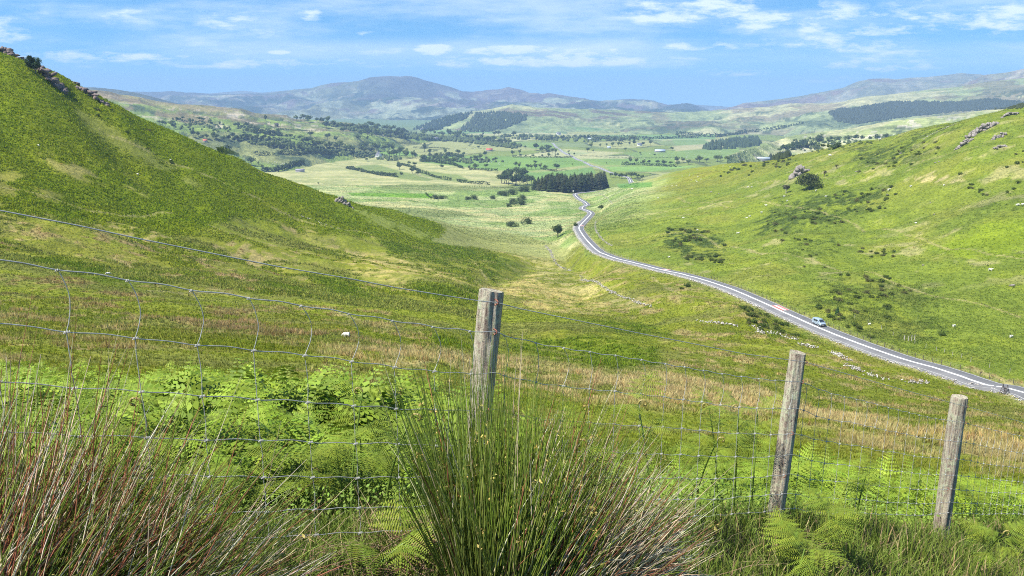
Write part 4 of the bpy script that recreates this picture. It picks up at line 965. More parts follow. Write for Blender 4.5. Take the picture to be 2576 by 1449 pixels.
# ---- tufts over the slopes
def tufts(name, n, u0, u1, y0, y1, nb, hf, wf, sel=None, cmul=(1.1, 1.1, 1.1), js=.35, seed=0, rise=.0):
    x, y = scatter_uv(n, u0, u1, y0, y1); z = H(x, y); P = np.stack([x, y, z], -1); u, v = proj(P); col = ground_colour(P)
    if sel is not None:
        k = RNG.uniform(0, 1, n) < sel(u, v, x, y, col); P, col, x, y = P[k], col[k], x[k], y[k]; u, v = u[k], v[k]
    dr, _ = road_dist(x, y, RC); k = dr > 4.3; P, col, x, y, u, v = P[k], col[k], x[k], y[k], u[k], v[k]; m = len(P)
    hh = hf(x, y, u, v, col); tcol = 1.28*col*np.array(cmul)*RNG.uniform(1-js, 1+js, (m, 1))*RNG.uniform(.93, 1.07, (m, 3))
    B = np.repeat(P, nb, 0); hb = np.repeat(hh, nb)*RNG.uniform(.6, 1.15, m*nb); wb = np.repeat(wf(x, y, hh), nb)
    B[:, :2] += RNG.normal(0, 1, (m*nb, 2))*wb[:, None]*.7; B[:, 2] -= hb*.15
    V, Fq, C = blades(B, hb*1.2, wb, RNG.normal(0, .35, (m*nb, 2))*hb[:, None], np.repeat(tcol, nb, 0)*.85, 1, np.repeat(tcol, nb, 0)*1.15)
    o = mesh_np(name, V, Fq, FAR, cols=np.clip(C, 0, .8)); tag(o, kind='stuff'); return o
def tan(col): return sstep(.9, 1.25, col[:, 0]/np.maximum(col[:, 1], 1e-3))
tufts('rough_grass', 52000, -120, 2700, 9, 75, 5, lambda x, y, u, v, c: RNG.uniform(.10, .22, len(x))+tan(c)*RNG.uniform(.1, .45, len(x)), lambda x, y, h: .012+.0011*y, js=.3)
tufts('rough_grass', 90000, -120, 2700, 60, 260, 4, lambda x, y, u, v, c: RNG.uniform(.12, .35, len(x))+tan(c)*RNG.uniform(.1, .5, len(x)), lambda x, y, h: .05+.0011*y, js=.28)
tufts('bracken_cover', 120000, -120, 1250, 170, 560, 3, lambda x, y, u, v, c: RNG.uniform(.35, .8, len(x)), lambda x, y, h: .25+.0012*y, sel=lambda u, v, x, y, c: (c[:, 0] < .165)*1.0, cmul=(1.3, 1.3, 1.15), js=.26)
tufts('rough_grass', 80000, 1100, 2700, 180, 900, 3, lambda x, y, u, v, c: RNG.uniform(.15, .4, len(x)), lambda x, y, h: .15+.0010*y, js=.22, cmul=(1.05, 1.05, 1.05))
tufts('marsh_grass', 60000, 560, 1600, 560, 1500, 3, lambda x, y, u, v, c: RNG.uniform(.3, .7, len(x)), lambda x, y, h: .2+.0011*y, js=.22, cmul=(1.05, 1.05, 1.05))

# rush clumps standing proud of the slope
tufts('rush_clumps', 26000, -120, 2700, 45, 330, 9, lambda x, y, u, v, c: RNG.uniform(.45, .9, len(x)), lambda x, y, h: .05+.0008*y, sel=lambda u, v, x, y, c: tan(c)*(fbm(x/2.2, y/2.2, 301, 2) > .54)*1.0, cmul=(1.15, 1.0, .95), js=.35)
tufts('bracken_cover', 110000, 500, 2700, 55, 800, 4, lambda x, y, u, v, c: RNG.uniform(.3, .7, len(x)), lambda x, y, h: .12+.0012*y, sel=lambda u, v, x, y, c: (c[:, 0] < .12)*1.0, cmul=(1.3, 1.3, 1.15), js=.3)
# ------------------------------------------------------------------ stones
ROCK = simple('pale_rock', (.25, .225, .205), .95, .5, .9, .1, bmp=(.9, .12))
ROCKD = simple('dark_shaded_rock', (.20, .16, .15), .95, .5, .8, .1, bmp=(.9, .15))  # darker rock for the left crags, their shaded faces put into the colour
STONE = attr_mat('wall_stone', [(1.5, .35, .65, (.8,.8,.8), (1.15,1.15,1.12))], (5, .7, .05))
def hull(rng, n=16, sc=(1, 1, 1)):
    b = bmesh.new()
    for _ in range(n):
        d = rng.normal(0, 1, 3); d /= np.linalg.norm(d); b.verts.new(Vector((d*rng.uniform(.75, 1.05)*np.array(sc)).tolist()))
    r = bmesh.ops.convex_hull(b, input=b.verts); bmesh.ops.delete(b, geom=[e for e in r['geom_interior'] if isinstance(e, bmesh.types.BMVert)], context='VERTS')
    bmesh.ops.triangulate(b, faces=b.faces); b.verts.index_update()
    V = np.array([v.co[:] for v in b.verts]); Fq = np.array([[v.index for v in f.verts] for f in b.faces]); b.free(); return V, Fq
_hr = np.random.default_rng(3); HULLS = [hull(_hr, 18, (1, _hr.uniform(.6, .9), _hr.uniform(.5, .8))) for _ in range(14)]
def rocks(name, pts, mat, label, cat='rock', group=None, tilt=.3, seed=1, cols=None, parent=None):
    """pts: list of (x, y, z, size x, y, z)"""
    rng = np.random.default_rng(seed); gg = Geo(); o0 = np.array(pts[0][:3])
    for p in pts:
        V, Fq = HULLS[rng.integers(len(HULLS))]; M = np.array(Matrix.Rotation(rng.uniform(0, 6.28), 3, 'Z'))
        W = (V@M.T)*np.array(p[3:6]); W = W@np.array(Matrix.Rotation(rng.normal(0, tilt), 3, 'X') @ Matrix.Rotation(rng.normal(0, tilt), 3, 'Y')).T
        gg.add(W+np.array(p[:3])-o0, Fq, None if cols is None else cols[0]+(np.array(cols[1])-cols[0])*rng.uniform())
    o = gg.build(name, mat); o.location = o0.tolist(); return tag(o, label, cat, group)
def outcrop(u, v, w, h, label, n=22, seed=1, mat=ROCK, spikes=False, slope=0.0):
    rng = np.random.default_rng(seed); c = next((q for q in (hit(u, v+k_, [GO]) for k_ in range(0, 60, 2)) if q.y < 1300), hit(u, v)); s = px(c); W, Hh = w*s, h*s; pts = []
    for i in range(n):
        a, b = rng.uniform(-.5, .5), rng.uniform(0, 1)**1.3
        x = c.x+a*W*(1-b*.3); y = c.y+rng.normal(0, .07*W); z0 = float(H(x, y)[0]); b *= 1-abs(a)*1.3
        z = z0-.06*Hh+b*Hh*.70; q = rng.uniform(.10, .22)
        pts.append((x, y, z, W*q*(.6 if spikes else 1), W*q*.8, Hh*rng.uniform(.2, .42)*(1.2 if spikes else 1)))
    return rocks('rock_outcrop', pts, mat, label, 'rock', None, .25, seed)
outcrop(2010, 440, 48, 34, 'pale grey crag standing out of the right hillside above the hawthorn bushes', 40, 1)
outcrop(2470, 330, 74, 28, 'broad ribbed pale crag high on the right hill', 46, 2, spikes=True)
outcrop(2513, 345, 40, 18, 'smaller ribbed crag just below and right of the broad crag', 26, 3, spikes=True)
outcrop(2425, 365, 46, 18, 'slanting whitish rock slabs left of and below the ribbed crags', 24, 4, slope=-.4)
outcrop(2540, 290, 44, 14, 'low rocky ridge near the top right edge of the hill', 20, 14)
outcrop(2262, 388, 16, 10, 'single grey boulder on the upper right hillside', 5, 5)
outcrop(2360, 408, 18, 6, 'flat white stone on the right hillside below the slanting slabs', 4, 6)
outcrop(2515, 372, 34, 14, 'scrubby rock knoll under the crags at the right', 16, 16)
outcrop(861, 512, 34, 26, 'pale rock outcrop on the bracken ridge of the left hill', 26, 7, slope=-.1)
outcrop(880, 520, 22, 16, 'lower half of the split outcrop on the left ridge', 16, 8)
outcrop(654, 436, 12, 9, 'little stump-like boulder on the crest of the left ridge', 5, 9)
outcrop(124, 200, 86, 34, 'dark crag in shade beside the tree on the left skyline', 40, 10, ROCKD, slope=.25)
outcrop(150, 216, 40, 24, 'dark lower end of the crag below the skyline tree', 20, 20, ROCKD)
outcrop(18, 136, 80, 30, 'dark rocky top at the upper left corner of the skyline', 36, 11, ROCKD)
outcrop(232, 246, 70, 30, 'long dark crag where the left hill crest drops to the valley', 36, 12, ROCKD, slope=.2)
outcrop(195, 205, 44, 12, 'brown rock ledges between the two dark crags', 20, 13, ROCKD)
outcrop(1460, 640, 0.1, .1, 'tiny stone beside the bend', 1, 15) if False else None
for i, (u, v, w, lab) in enumerate([(2232, 490, 9, 'white boulder among the gorse on the right hill'), (2155, 432, 8, 'small pale stone on the sunny shoulder of the right hill'), (1788, 484, 9, 'pale stone at the left end of the right hillside'),
        (1808, 487, 6, 'small stone beside a larger pale one on the right hillside'), (2322, 668, 10, 'white stone with a tan tuft behind it on the right slope'), (2350, 540, 8, 'grey stone in the middle of the right slope'),
        (2546, 720, 18, 'patch of pale stones near the right edge of the slope'), (2340, 510, 5, 'small pale stone high on the lime green slope')]):
    c = hit(u, v); s = px(c, w)*.5; rocks('boulder', [(c.x, c.y, c.z+s*.2, s, s*.8, s*.7)]+[(c.x+s*1.2, c.y, c.z, s*.4, s*.4, s*.3)]*(i % 2), ROCK, lab, 'boulder', None, .2, i)
def path3(pts, step=1.5):
    P = np.array([hit(u, v)[:] for u, v in pts]); P = catmull(P, step)
    P[:, 2] = H(P[:, 0], P[:, 1]) if P[:, 1].max() < 1450 else P[:, 2]; return P
def stone_wall(pts, wpx, label, seed, dens=1.0, hgt=1.0, group=None, small=1.0):
    P = path3(pts, .8); rng = np.random.default_rng(seed); L = np.linalg.norm(np.diff(P, axis=0), axis=1).sum(); n = int(min(900, L*5.5*dens)); w = px(P.mean(0), wpx)*.5
    k = rng.uniform(0, len(P)-1.001, n); i = k.astype(int); Q = P[i]+(P[i+1]-P[i])*(k-i)[:, None]
    gap = fbm(k/9.0, k*0+seed, seed, 2) > .36
    pts_ = []
    for q, ok in zip(Q, gap):
        if not ok and rng.uniform() < .85: continue
        s = rng.uniform(.14, .34)*small; hh = abs(rng.normal(0, .38))*hgt
        x, y = q[0]+rng.normal(0, .35+w*.3), q[1]+rng.normal(0, .35+w*.3); pts_.append((x, y, float(q[2])+.05+hh*.6, s*1.2, s, s*.85))
    return rocks('dry_stone_wall', pts_, STONE, label, 'stone wall', group, .6, seed, cols=(np.array((.20, .18, .16)), (.58, .55, .52)))
stone_wall([(1372,618),(1385,632),(1390,648),(1400,664),(1420,676),(1436,682)], 5, 'curved top end of the ruined wall near the lone tree', 1)
stone_wall([(1462,694),(1490,706),(1520,724),(1548,738),(1585,752),(1610,764),(1640,772)], 6, 'long broken wall slanting down the slope left of the road', 2)
stone_wall([(1752,808),(1780,811),(1820,815),(1860,822)], 6, 'short straight wall of white stones under the gorse banks', 3, 1.3)
stone_wall([(1885,818),(1905,826),(1912,838),(1950,840),(1975,848)], 6, 'crooked broken wall running toward the second fence post', 4, .9)
stone_wall([(1982,850),(2015,856)], 8, 'small pile of wall stones above the second post', 5, 1.3)
stone_wall([(2012,864),(2055,876)], 9, 'stone heap just right of the second post top', 6, 1.4)
stone_wall([(2094,886),(2118,900),(2134,908)], 10, 'short stone bank right of the second post', 7, 1.4)
stone_wall([(2135,922),(2160,934),(2210,950),(2260,960),(2330,963)], 10, 'long curved bank of grey stones below the road', 8, 1.7)
stone_wall([(2413,965),(2440,968),(2475,975),(2500,985)], 10, 'tumbled wall beside the ladder stile under the road', 9, 1.6)
stone_wall([(1180,662),(1200,690),(1230,700)], 3, 'faint line of stones in the gully grass', 10, .5) if False else None
stone_wall([(755,543),(790,556),(820,566),(850,576)], 3, 'thin line of white stones crossing the left hillside', 11, .6)
stone_wall([(1500,485),(1520,492),(1532,505),(1540,513)], 3, 'wall climbing beside the hairpin bends', 12, .8)
stone_wall([(1500,556),(1498,570),(1502,585),(1515,602),(1540,618)], 3, 'low wall above the long bend of the road', 13, .7)
stone_wall([(2320,352),(2345,338),(2380,322),(2410,310)], 3, 'ruined wall climbing toward the crags on the right skyline', 14, .9)
# stony verge above the road
def side(C, off):
    T = np.gradient(C[:, :2], axis=0); T /= np.linalg.norm(T, axis=1)[:, None]; return C[:, :2]+np.stack([T[:, 1], -T[:, 0]], -1)*off
_k = (RC[:, 1] > 140) & (RC[:, 1] < 700); RN = RC[_k]
_t = side(RN, 5.0); _up = +1 if H(*side(RN, 9.0)[30])[0] > H(*side(RN, -9.0)[30])[0] else -1
m = 5200; i = RNG.integers(0, len(RN), m); A_ = np.stack([side(RN, _up*w)[j] for w, j in zip([4.2]*0, [])]) if False else None
T_ = np.gradient(RN[:, :2], axis=0); T_ /= np.linalg.norm(T_, axis=1)[:, None]; NN = np.stack([T_[:, 1], -T_[:, 0]], -1)*_up
w_ = 3.75+np.abs(RNG.normal(0, .75, m)); p2 = RN[i, :2]+NN[i]*w_[:, None]+T_[i]*RNG.uniform(-1.5, 1.5, (m, 1)); z_ = np.minimum(RN[i, 2], H(p2[:, 0], p2[:, 1])+.25)+.02
sz = RNG.uniform(.06, .18, m)*(1+(RN[i, 1] > 250)*.4); V0 = np.array([[1,0,0],[0,1,0],[-1,0,0],[0,-1,0],[0,0,.8],[0,0,-.5]]); F0 = np.array([[0,1,4],[1,2,4],[2,3,4],[3,0,4],[1,0,5],[2,1,5],[3,2,5],[0,3,5]])
V = np.concatenate([p2, z_[:, None]], 1)[:, None]+V0[None]*sz[:, None, None]*RNG.uniform(.6, 1.3, (m, 6, 1))
tag(mesh_np('roadside_stones', V.reshape(-1, 3), (F0[None]+(np.arange(m)*6)[:, None, None]).reshape(-1, 3), STONE, cols=np.repeat(jit((.50,.48,.45), m, .3), 6, 0)), kind='stuff')
# ------------------------------------------------------------------ trees
BARK = simple('bark', (.16, .13, .10), .95, .3, 3, .1); PALEBARK = simple('pale_bark', (.42, .38, .34), .95, .3, 3, .1)
def crown_mesh(rng, n, rx, rz, cz, blobs, leaf, col, gap=.0, flat=.0):
    """leaf-sized faces in uneven clumps"""
    cs = []
    for _ in range(blobs):
        d = rng.normal(0, 1, 3); d /= np.linalg.norm(d); q = rng.uniform(.25, .78)
        cs.append((np.array([d[0]*rx*q, d[1]*rx*q, cz+d[2]*rz*q*(1 if d[2] > 0 else .7)]), rng.uniform(.26, .46)*rx, rng.uniform(.72, 1.3)))
    b = rng.integers(0, blobs, n); C0 = np.array([cs[i][0] for i in b]); R0 = np.array([cs[i][1] for i in b]); K = np.array([cs[i][2] for i in b])
    d = rng.normal(0, 1, (n, 3)); d /= np.linalg.norm(d, axis=1)[:, None]; p = C0+d*(R0*rng.uniform(.55, 1.06, n)**.5)[:, None]*np.array([1, 1, .85])
    p[:, 2] = np.maximum(p[:, 2], flat)
    nn = d+rng.normal(0, .55, (n, 3)); nn /= np.linalg.norm(nn, axis=1)[:, None]; a = np.cross(nn, rng.normal(0, 1, (n, 3))); a /= np.linalg.norm(a, axis=1)[:, None]; c = np.cross(nn, a)
    s = leaf*rng.uniform(.6, 1.3, n)[:, None]; V = np.stack([p-a*s, p+c*s*.75, p+a*s, p-c*s*.75], 1).reshape(-1, 3)
    cc = np.array(col)*(K*rng.uniform(.75, 1.3, n))[:, None]*rng.uniform(.92, 1.08, (n, 3)); return V, np.arange(n*4).reshape(n, 4), np.repeat(cc, 4, 0)
def trunk_geo(rng, gg, h, r, limbs, spread, col):
    P = [np.array([rng.normal(0, .012)*i, rng.normal(0, .012)*i, h*i/4]) for i in range(5)]; gg.tube(P, np.linspace(r, r*.55, 5), 7, col)
    for _ in range(limbs):
        t = rng.uniform(.45, 1); a = rng.uniform(0, 6.28); b = P[-1]*t+P[0]*(1-t); e = b+np.array([math.cos(a)*spread, math.sin(a)*spread, h*rng.uniform(.5, 1.1)])
        m_ = (b+e)/2+np.array([math.cos(a), math.sin(a), .3])*spread*.12; gg.tube([b, m_, e], [r*.42, r*.28, r*.1], 5, col)
def broadleaf(name, seed, n, col, parts=False, rx=.46, rz=.34, cz=.62, blobs=12, leaf=.04, trunk_h=.5, bark=(.13,.11,.09), r=.028, flat=.14, limbs=7):
    """unit-height tree; as one mesh, or an empty with trunk and crown"""
    rng = np.random.default_rng(seed); V, Fq, C = crown_mesh(rng, n, rx, rz, cz, blobs, leaf, col, flat=flat); gg = Geo()
    if parts:
        root = bpy.data.objects.new(name, None); COL.objects.link(root); trunk_geo(rng, gg, trunk_h, r, limbs, rx*.6, bark)
        gg.build('trunk', STEM, root, True); kid(mesh_np('crown', V, Fq, FAR, cols=C), root); return root
    if trunk_h: trunk_geo(rng, gg, trunk_h, r, 3, rx*.5, bark)
    gg.add(V, Fq, C); return gg.build(name, FAR)
def conifer(name, seed, n, col, w=.2, h0=.08):
    rng = np.random.default_rng(seed); gg = Geo(); gg.tube([[0, 0, -.02], [0, 0, .5], [0, 0, .97]], [.016, .01, .003], 5, (.14, .10, .08))
    t = rng.uniform(0, 1, n)**.8; t = np.round(t*15)/15+rng.normal(0, .008, n); z = h0+(1-h0)*t; rr = w*(1-t)**.8*rng.uniform(.55, 1.12, n)+.006; a = rng.uniform(0, 6.28, n)
    d = np.stack([np.cos(a), np.sin(a), 0*a], -1); tv = np.stack([-np.sin(a), np.cos(a), 0*a], -1); p0 = np.stack([0*a, 0*a, z+rr*.12], -1)+d*(rr*.35)[:, None]; p1 = np.stack([0*a, 0*a, z-rr*.28], -1)+d*rr[:, None]
    wd = (rr*.28+.010)[:, None]; V = np.stack([p0-tv*wd*.4, p1-tv*wd, p1+np.array([0, 0, -.02])+d*.01, p1+tv*wd], 1); V = np.stack([p0, p1-tv*wd, p1+d*.015+np.array([0, 0, -.012]), p1+tv*wd], 1).reshape(-1, 3)
    c = np.array(col)*rng.uniform(.65, 1.4, n)[:, None]; gg.add(V, np.arange(n*4).reshape(n, 4), np.repeat(c, 4, 0)); return gg.build(name, FAR)
ONCE = set()
ORD = 'first second third fourth fifth sixth seventh eighth ninth tenth eleventh twelfth thirteenth fourteenth fifteenth sixteenth seventeenth eighteenth nineteenth twentieth twenty-first twenty-second twenty-third twenty-fourth twenty-fifth twenty-sixth'.split()
def put(proto, p, hgt, label, cat, group=None, rz=None, sx=1.0, sink=.02):
    """the first time moves the prototype itself, afterwards a copy"""
    if proto.name in ONCE: o = copy_tree(proto)
    else: ONCE.add(proto.name); o = proto
    o.location = (p[0], p[1], p[2]-hgt*sink); o.rotation_euler = (0, 0, random.uniform(0, 6.28) if rz is None else rz); o.scale = (hgt*sx, hgt*sx, hgt)
    for k_ in ('label', 'category', 'group'):
        if k_ in o: del o[k_]
    return tag(o, label, cat, group)
DK = (.065, .098, .022); MD = (.095, .132, .030); LT = (.125, .160, .042); GORSE = (.085, .130, .026)
FT = [broadleaf('broadleaf_tree', 300+i, 520, tuple(k_*1.25 for k_ in c), rx=w, leaf=.055, blobs=11, r=.03) for i, (c, w) in enumerate([(DK, .50), (MD, .46), (LT, .42), (DK, .40), (MD, .56)])]
POP = broadleaf('broadleaf_tree', 310, 420, MD, rx=.26, rz=.44, cz=.55, leaf=.05, blobs=12)
BUSH = [broadleaf('bush', 320+i, 420, c, rx=.85, rz=.55, cz=.42, leaf=.09, blobs=13, trunk_h=0, flat=.02) for i, c in enumerate([MD, (.075,.115,.035), DK])]
GB = [broadleaf('gorse_bush', 330+i, 380, c, rx=.95, rz=.52, cz=.36, leaf=.10, blobs=12, trunk_h=0, flat=.0) for i, c in enumerate([(.11,.155,.030), (.125,.165,.034), (.095,.14,.028), (.14,.145,.05)])]
CF = [conifer('conifer', 340+i, 520, c, w) for i, (c, w) in enumerate([((.075,.10,.040), .22), ((.09,.105,.05), .20), ((.06,.088,.036), .24)])]
def tree_at(u, v, hp, label, cat='tree', proto=None, sx=1.0, group=None, objs=None):
    p = hit(u, v); put(proto or random.choice(FT), p, px(p, hp), label, cat, group, sx=sx)
# trees that stand out
T1 = broadleaf('thorn_tree', 401, 2600, (.055,.090,.028), True, rx=.50, rz=.34, cz=.60, blobs=16, leaf=.028, trunk_h=.42, r=.03)
put(T1, hit(1403, 597), px(hit(1403, 597), 36), 'lone round thorn tree on the slope left of the long road bend', 'tree')
T2 = broadleaf('thorn_tree', 402, 2400, (.045,.080,.026), True, rx=.46, rz=.40, cz=.55, blobs=15, leaf=.030, trunk_h=.35, r=.035)
put(T2, hit(90, 187), px(hit(90, 189), 54), 'solitary tree on the skyline crag at the upper left', 'tree')
T3 = broadleaf('thorn_tree', 403, 2600, (.080,.105,.040), True, rx=.66, rz=.42, cz=.48, blobs=20, leaf=.032, trunk_h=.3, r=.03, flat=.03)
put(T3, hit(2035, 477), px(hit(2035, 477), 44), 'largest spreading hawthorn below the grey crag on the right hill', 'tree', sx=1.35)
T4 = broadleaf('thorn_tree', 404, 1300, (.075,.085,.055), True, rx=.44, rz=.30, cz=.62, blobs=12, leaf=.030, trunk_h=.45, bark=(.50,.45,.40), r=.045, limbs=10)
put(T4, hit(1977, 486), px(hit(1977, 486), 26), 'small hawthorn with a white trunk left of the largest hawthorn', 'tree')
T5 = broadleaf('thorn_tree', 405, 300, (.080,.080,.045), True, rx=.50, rz=.28, cz=.65, blobs=7, leaf=.035, trunk_h=.5, bark=(.16,.11,.10), r=.04, limbs=14)
put(T5, hit(2074, 444), px(hit(2074, 444), 18), 'sparse brown thorn just right of the largest hawthorn', 'tree')
put(copy_tree(T5), hit(2105, 425), px(hit(2105, 425), 13), 'second sparse thorn up the slope from the largest hawthorn', 'tree')
tree_at(2060, 474, 14, 'small green bush at the right foot of the largest hawthorn', 'bush', BUSH[0])
VB = broadleaf('bush', 406, 2200, (.095,.135,.060), rx=.95, rz=.55, cz=.42, leaf=.045, blobs=18, trunk_h=0, flat=.02)
for u, v, w, hp, lab in [(1288,570,36,14,'low round willow bush on the pale marsh, the left of two'), (1325,564,32,18,'round willow bush on the pale marsh, the right of two'), (1290,514,26,16,'large willow clump beside the bog'), (1306,516,40,18,'widest willow clump beside the bog'),
        (1312,502,26,13,'back bush of the willow clump beside the bog'), (1280,520,18,9,'small bush before the willow clump'), (1240,500,24,9,'low bush left of the willow clump on the marsh'), (1190,500,26,10,'dark low bushes at the middle of the marsh'), (1175,502,22,8,'low bush next to the dark marsh bushes'),
        (1114,500,30,9,'long low bush at the end of the bright green strip'), (1094,499,24,10,'bush touching the right tip of the bright green strip')]:
    p = hit(u, v); h_ = px(p, hp); put(VB, p, h_, lab, 'bush', sx=w/hp/1.9)
p = hit(1730, 722); put(GB[2], p, px(p, 13), 'single dark gorse bush just below the road in the middle of its run', 'bush', sx=.9)
p = hit(1715, 728); put(GB[0], p, px(p, 8), 'small gorse bush left of the dark one below the road', 'bush', sx=.9)
p = hit(2335, 783); put(CF[0], p, px(p, 20), 'x', 'tree') if False else None
p = hit(2347, 791); put(conifer('young_conifer', 350, 600, (.05,.11,.035), .3, .02), hit(2347-0, 795), px(p, 26), 'young dark conifer on the bank above the road near the van', 'tree') if False else put(conifer('young_conifer', 350, 600, (.05,.11,.035), .28, .02), hit(2106, 792), px(hit(2106, 792), 24), 'young dark conifer on the bank above and right of the van', 'tree')
p = hit(1513, 525); put(BUSH[2], p, px(p, 11), 'dark bush right of the two sharp bends', 'bush', sx=1.1)
p = hit(1464, 602); put(BUSH[2], hit(1448, 570), px(hit(1448, 570), 11), 'dark bush touching the outside of the long road bend', 'bush', sx=.8)
# gorse on the slopes
rs = random.Random(21)
def region_bushes(poly, n, h0, h1, label, group, protos_, cat='gorse', sx=(.8, 1.3)):
    made = []
    P = np.array(poly, float); k = 0; tries = 0
    while k < n and tries < n*30:
        tries += 1; u = rs.uniform(P[:, 0].min(), P[:, 0].max()); v = rs.uniform(P[:, 1].min(), P[:, 1].max())
        if poly_in(np.array([u]), np.array([v]), poly, .5)[0] < .5: continue
        p = hit(u, v)
        if road_dist(np.array([p.x]), np.array([p.y]), RC)[0][0] < 7: continue
        if fbm(np.array([p.x/14]), np.array([p.y/14]), 71, 2)[0] < .44: continue
        made.append((u, put(rs.choice(protos_), p, px(p, rs.uniform(h0, h1)), label, cat, group, sx=rs.uniform(*sx)))); k += 1
    made.sort(key=lambda q: q[0])
    if len(made) <= 26:
        for q, (u, o) in enumerate(made): o['label'] = label+', '+ORD[q]+' from left'
region_bushes([(1665,575),(1745,570),(1825,600),(1822,665),(1720,652)], 52, 5, 9, 'gorse bush in the dense dark thicket above the middle of the road', 'gorse thicket above the middle of the road', GB)
region_bushes([(1900,545),(2050,490),(2255,470),(2255,520),(2100,575),(1960,590)], 60, 4, 8, 'low gorse bush in the long broken belt across the right hillside', 'gorse belt across the right hillside', GB)
region_bushes([(1810,440),(1870,405),(2010,385),(2000,412),(1900,440),(1815,452)], 36, 4, 7, 'gorse bush in the dark patch left of the grey crag', 'gorse left of the grey crag', GB)
region_bushes([(2140,420),(2200,375),(2370,350),(2370,390),(2260,425),(2150,435)], 32, 4, 7, 'gorse bush in the patch high on the right hill below the crags', 'gorse high below the crags', GB)
region_bushes([(2040,690),(2200,680),(2362,760),(2380,860),(2250,850),(2120,780)], 46, 6, 11, 'gorse bush scattered over the green slope above the van', 'gorse above the van', GB)
region_bushes([(1950,600),(2150,600),(2300,640),(2250,690),(2000,670)], 24, 4, 8, 'gorse bush on the yellow shoulder of the right hill', 'gorse on the yellow shoulder', GB)
region_bushes([(2400,440),(2576,380),(2576,480),(2440,500)], 16, 5, 9, 'gorse bush near the right edge high on the slope', 'gorse near the right edge', GB)
region_bushes([(1860,770),(1980,790),(2020,850),(1950,850),(1850,800)], 26, 7, 13, 'gorse bush on the bank between the road and the stone walls', 'gorse between road and walls', GB)
region_bushes([(1980,742),(2090,775),(2230,850),(2200,860),(2060,790)], 18, 6, 11, 'scrubby bush on the steep bank just above the road by the van', 'bank scrub above the road', GB)
region_bushes([(160,235),(330,290),(480,420),(460,430),(300,330)], 12, 4, 8, 'dark bush in the fold of the left hill below the crags', 'bushes in the fold of the left hill', GB)
# the dark plantation at the end of the bends
front = [(1345,478),(1380,482),(1420,484),(1460,482),(1500,478),(1520,474)]
GP = 'conifers of the dark plantation by the road'; pc = [np.array(hit(u, v)) for u, v in front]
for r_ in range(7):
    for q in range(20):
        t = (q+rs.uniform(-.35, .35))/19*(len(pc)-1); t = min(max(t, 0), len(pc)-1.001); i = int(t); b = pc[i]+(pc[i+1]-pc[i])*(t-i)
        x, y = b[0]*(1+r_*.012)+rs.uniform(-1.5, 1.5), b[1]*(1+r_*.012)+rs.uniform(-2, 2); z = drop(x, y, [GO])
        edge = 1-.35*max(0, 1-q/4.0); hp = rs.uniform(29, 45)*edge; p = Vector((x, y, z))
        put(rs.choice(CF), p, px(p, hp), ('dark conifer in the front row of the plantation, '+ORD[q]+' from left') if r_ == 0 else 'dark conifer inside the plantation, behind its front row', 'conifer', GP, sx=rs.uniform(1.2, 1.8))
def band(pts, n, h0, h1, label, cat='tree', protos_=None, jit_=3, sx=(.85, 1.25), group=None, objs=None):
    P = np.array(pts, float); d = np.concatenate([[0], np.cumsum(np.hypot(*np.diff(P, axis=0).T))])
    for i in range(n):
        t = (i+rs.uniform(.1, .9))/n*d[-1]; u = np.interp(t, d, P[:, 0]); v = np.interp(t, d, P[:, 1])+rs.uniform(-jit_, jit_)
        p = hit(u, v); put(rs.choice(protos_ or FT), p, px(p, 1.4*rs.uniform(h0, h1)), label+', '+(ORD[i]+' from left' if n > 1 else 'alone'), cat, group or label, sx=rs.uniform(*sx))
band([(1258,462),(1290,466),(1340,464)], 12, 16, 26, 'leafy tree in the copse left of the dark plantation', jit_=3)
band([(1268,450),(1300,445),(1325,455)], 7, 16, 26, 'leafy tree at the back of the copse left of the plantation', jit_=3)
band([(1330,480),(1290,490),(1250,492)], 5, 8, 12, 'bush trailing out from the plantation onto the marsh', 'bush', [VB], 4)
band([(1530,446),(1560,450),(1590,448),(1620,452)], 9, 9, 14, 'tree in the row behind the plantation beside the straight road', jit_=2)
# farmed hill on the left and the valley floor
band([(440,300),(480,308),(560,312)], 7, 7, 11, 'small thorn on the upper slope of the far left hill', jit_=5)
band([(400,315),(440,322)], 5, 8, 12, 'thorn in the cluster at the left end of the far farmed hill', jit_=4)
band([(480,345),(560,352),(640,352)], 13, 9, 15, 'tree in the scrubby wood above the red roofed shed', jit_=4)
band([(590,322),(640,325)], 6, 8, 12, 'dark tree in the clump by the small black barn', jit_=3)
band([(640,352),(700,350),(760,352)], 11, 8, 13, 'tree in the hedge line across the farmed hill', jit_=2)
band([(620,332),(680,338),(710,342)], 8, 7, 12, 'bush on the farmed hill below the black barn', 'bush', BUSH, 3)
band([(740,302),(780,306),(830,312)], 6, 10, 16, 'tree on the skyline of the farmed hill', jit_=3)
band([(810,318),(860,321),(920,326),(980,332),(1030,338)], 22, 9, 15, 'tree in the long wood along the crest running into the valley', jit_=4)
band([(900,340),(960,342),(1020,345)], 9, 9, 15, 'tree in the wood just under the crest', jit_=4)
band([(670,368),(740,376),(800,382)], 12, 9, 14, 'tree in the belt below the farmed hill', jit_=3)
band([(760,362),(820,374),(880,384),(950,392)], 15, 11, 18, 'tree in the thick belt leading to the white cottage', jit_=4)
band([(975,396),(1000,394),(1040,398)], 7, 13, 20, 'tree clustered right of the white cottage', jit_=3)
band([(905,374),(960,380),(1010,385)], 8, 12, 18, 'tree in the wood behind the white cottage', jit_=3)
band([(1040,398),(1080,403),(1120,408),(1150,412)], 9, 9, 14, 'tree along the hedge east of the white cottage', jit_=3)
band([(1080,392),(1120,394),(1170,397)], 7, 7, 10, 'bush along the field edge below the poplars', 'bush', BUSH, 1)
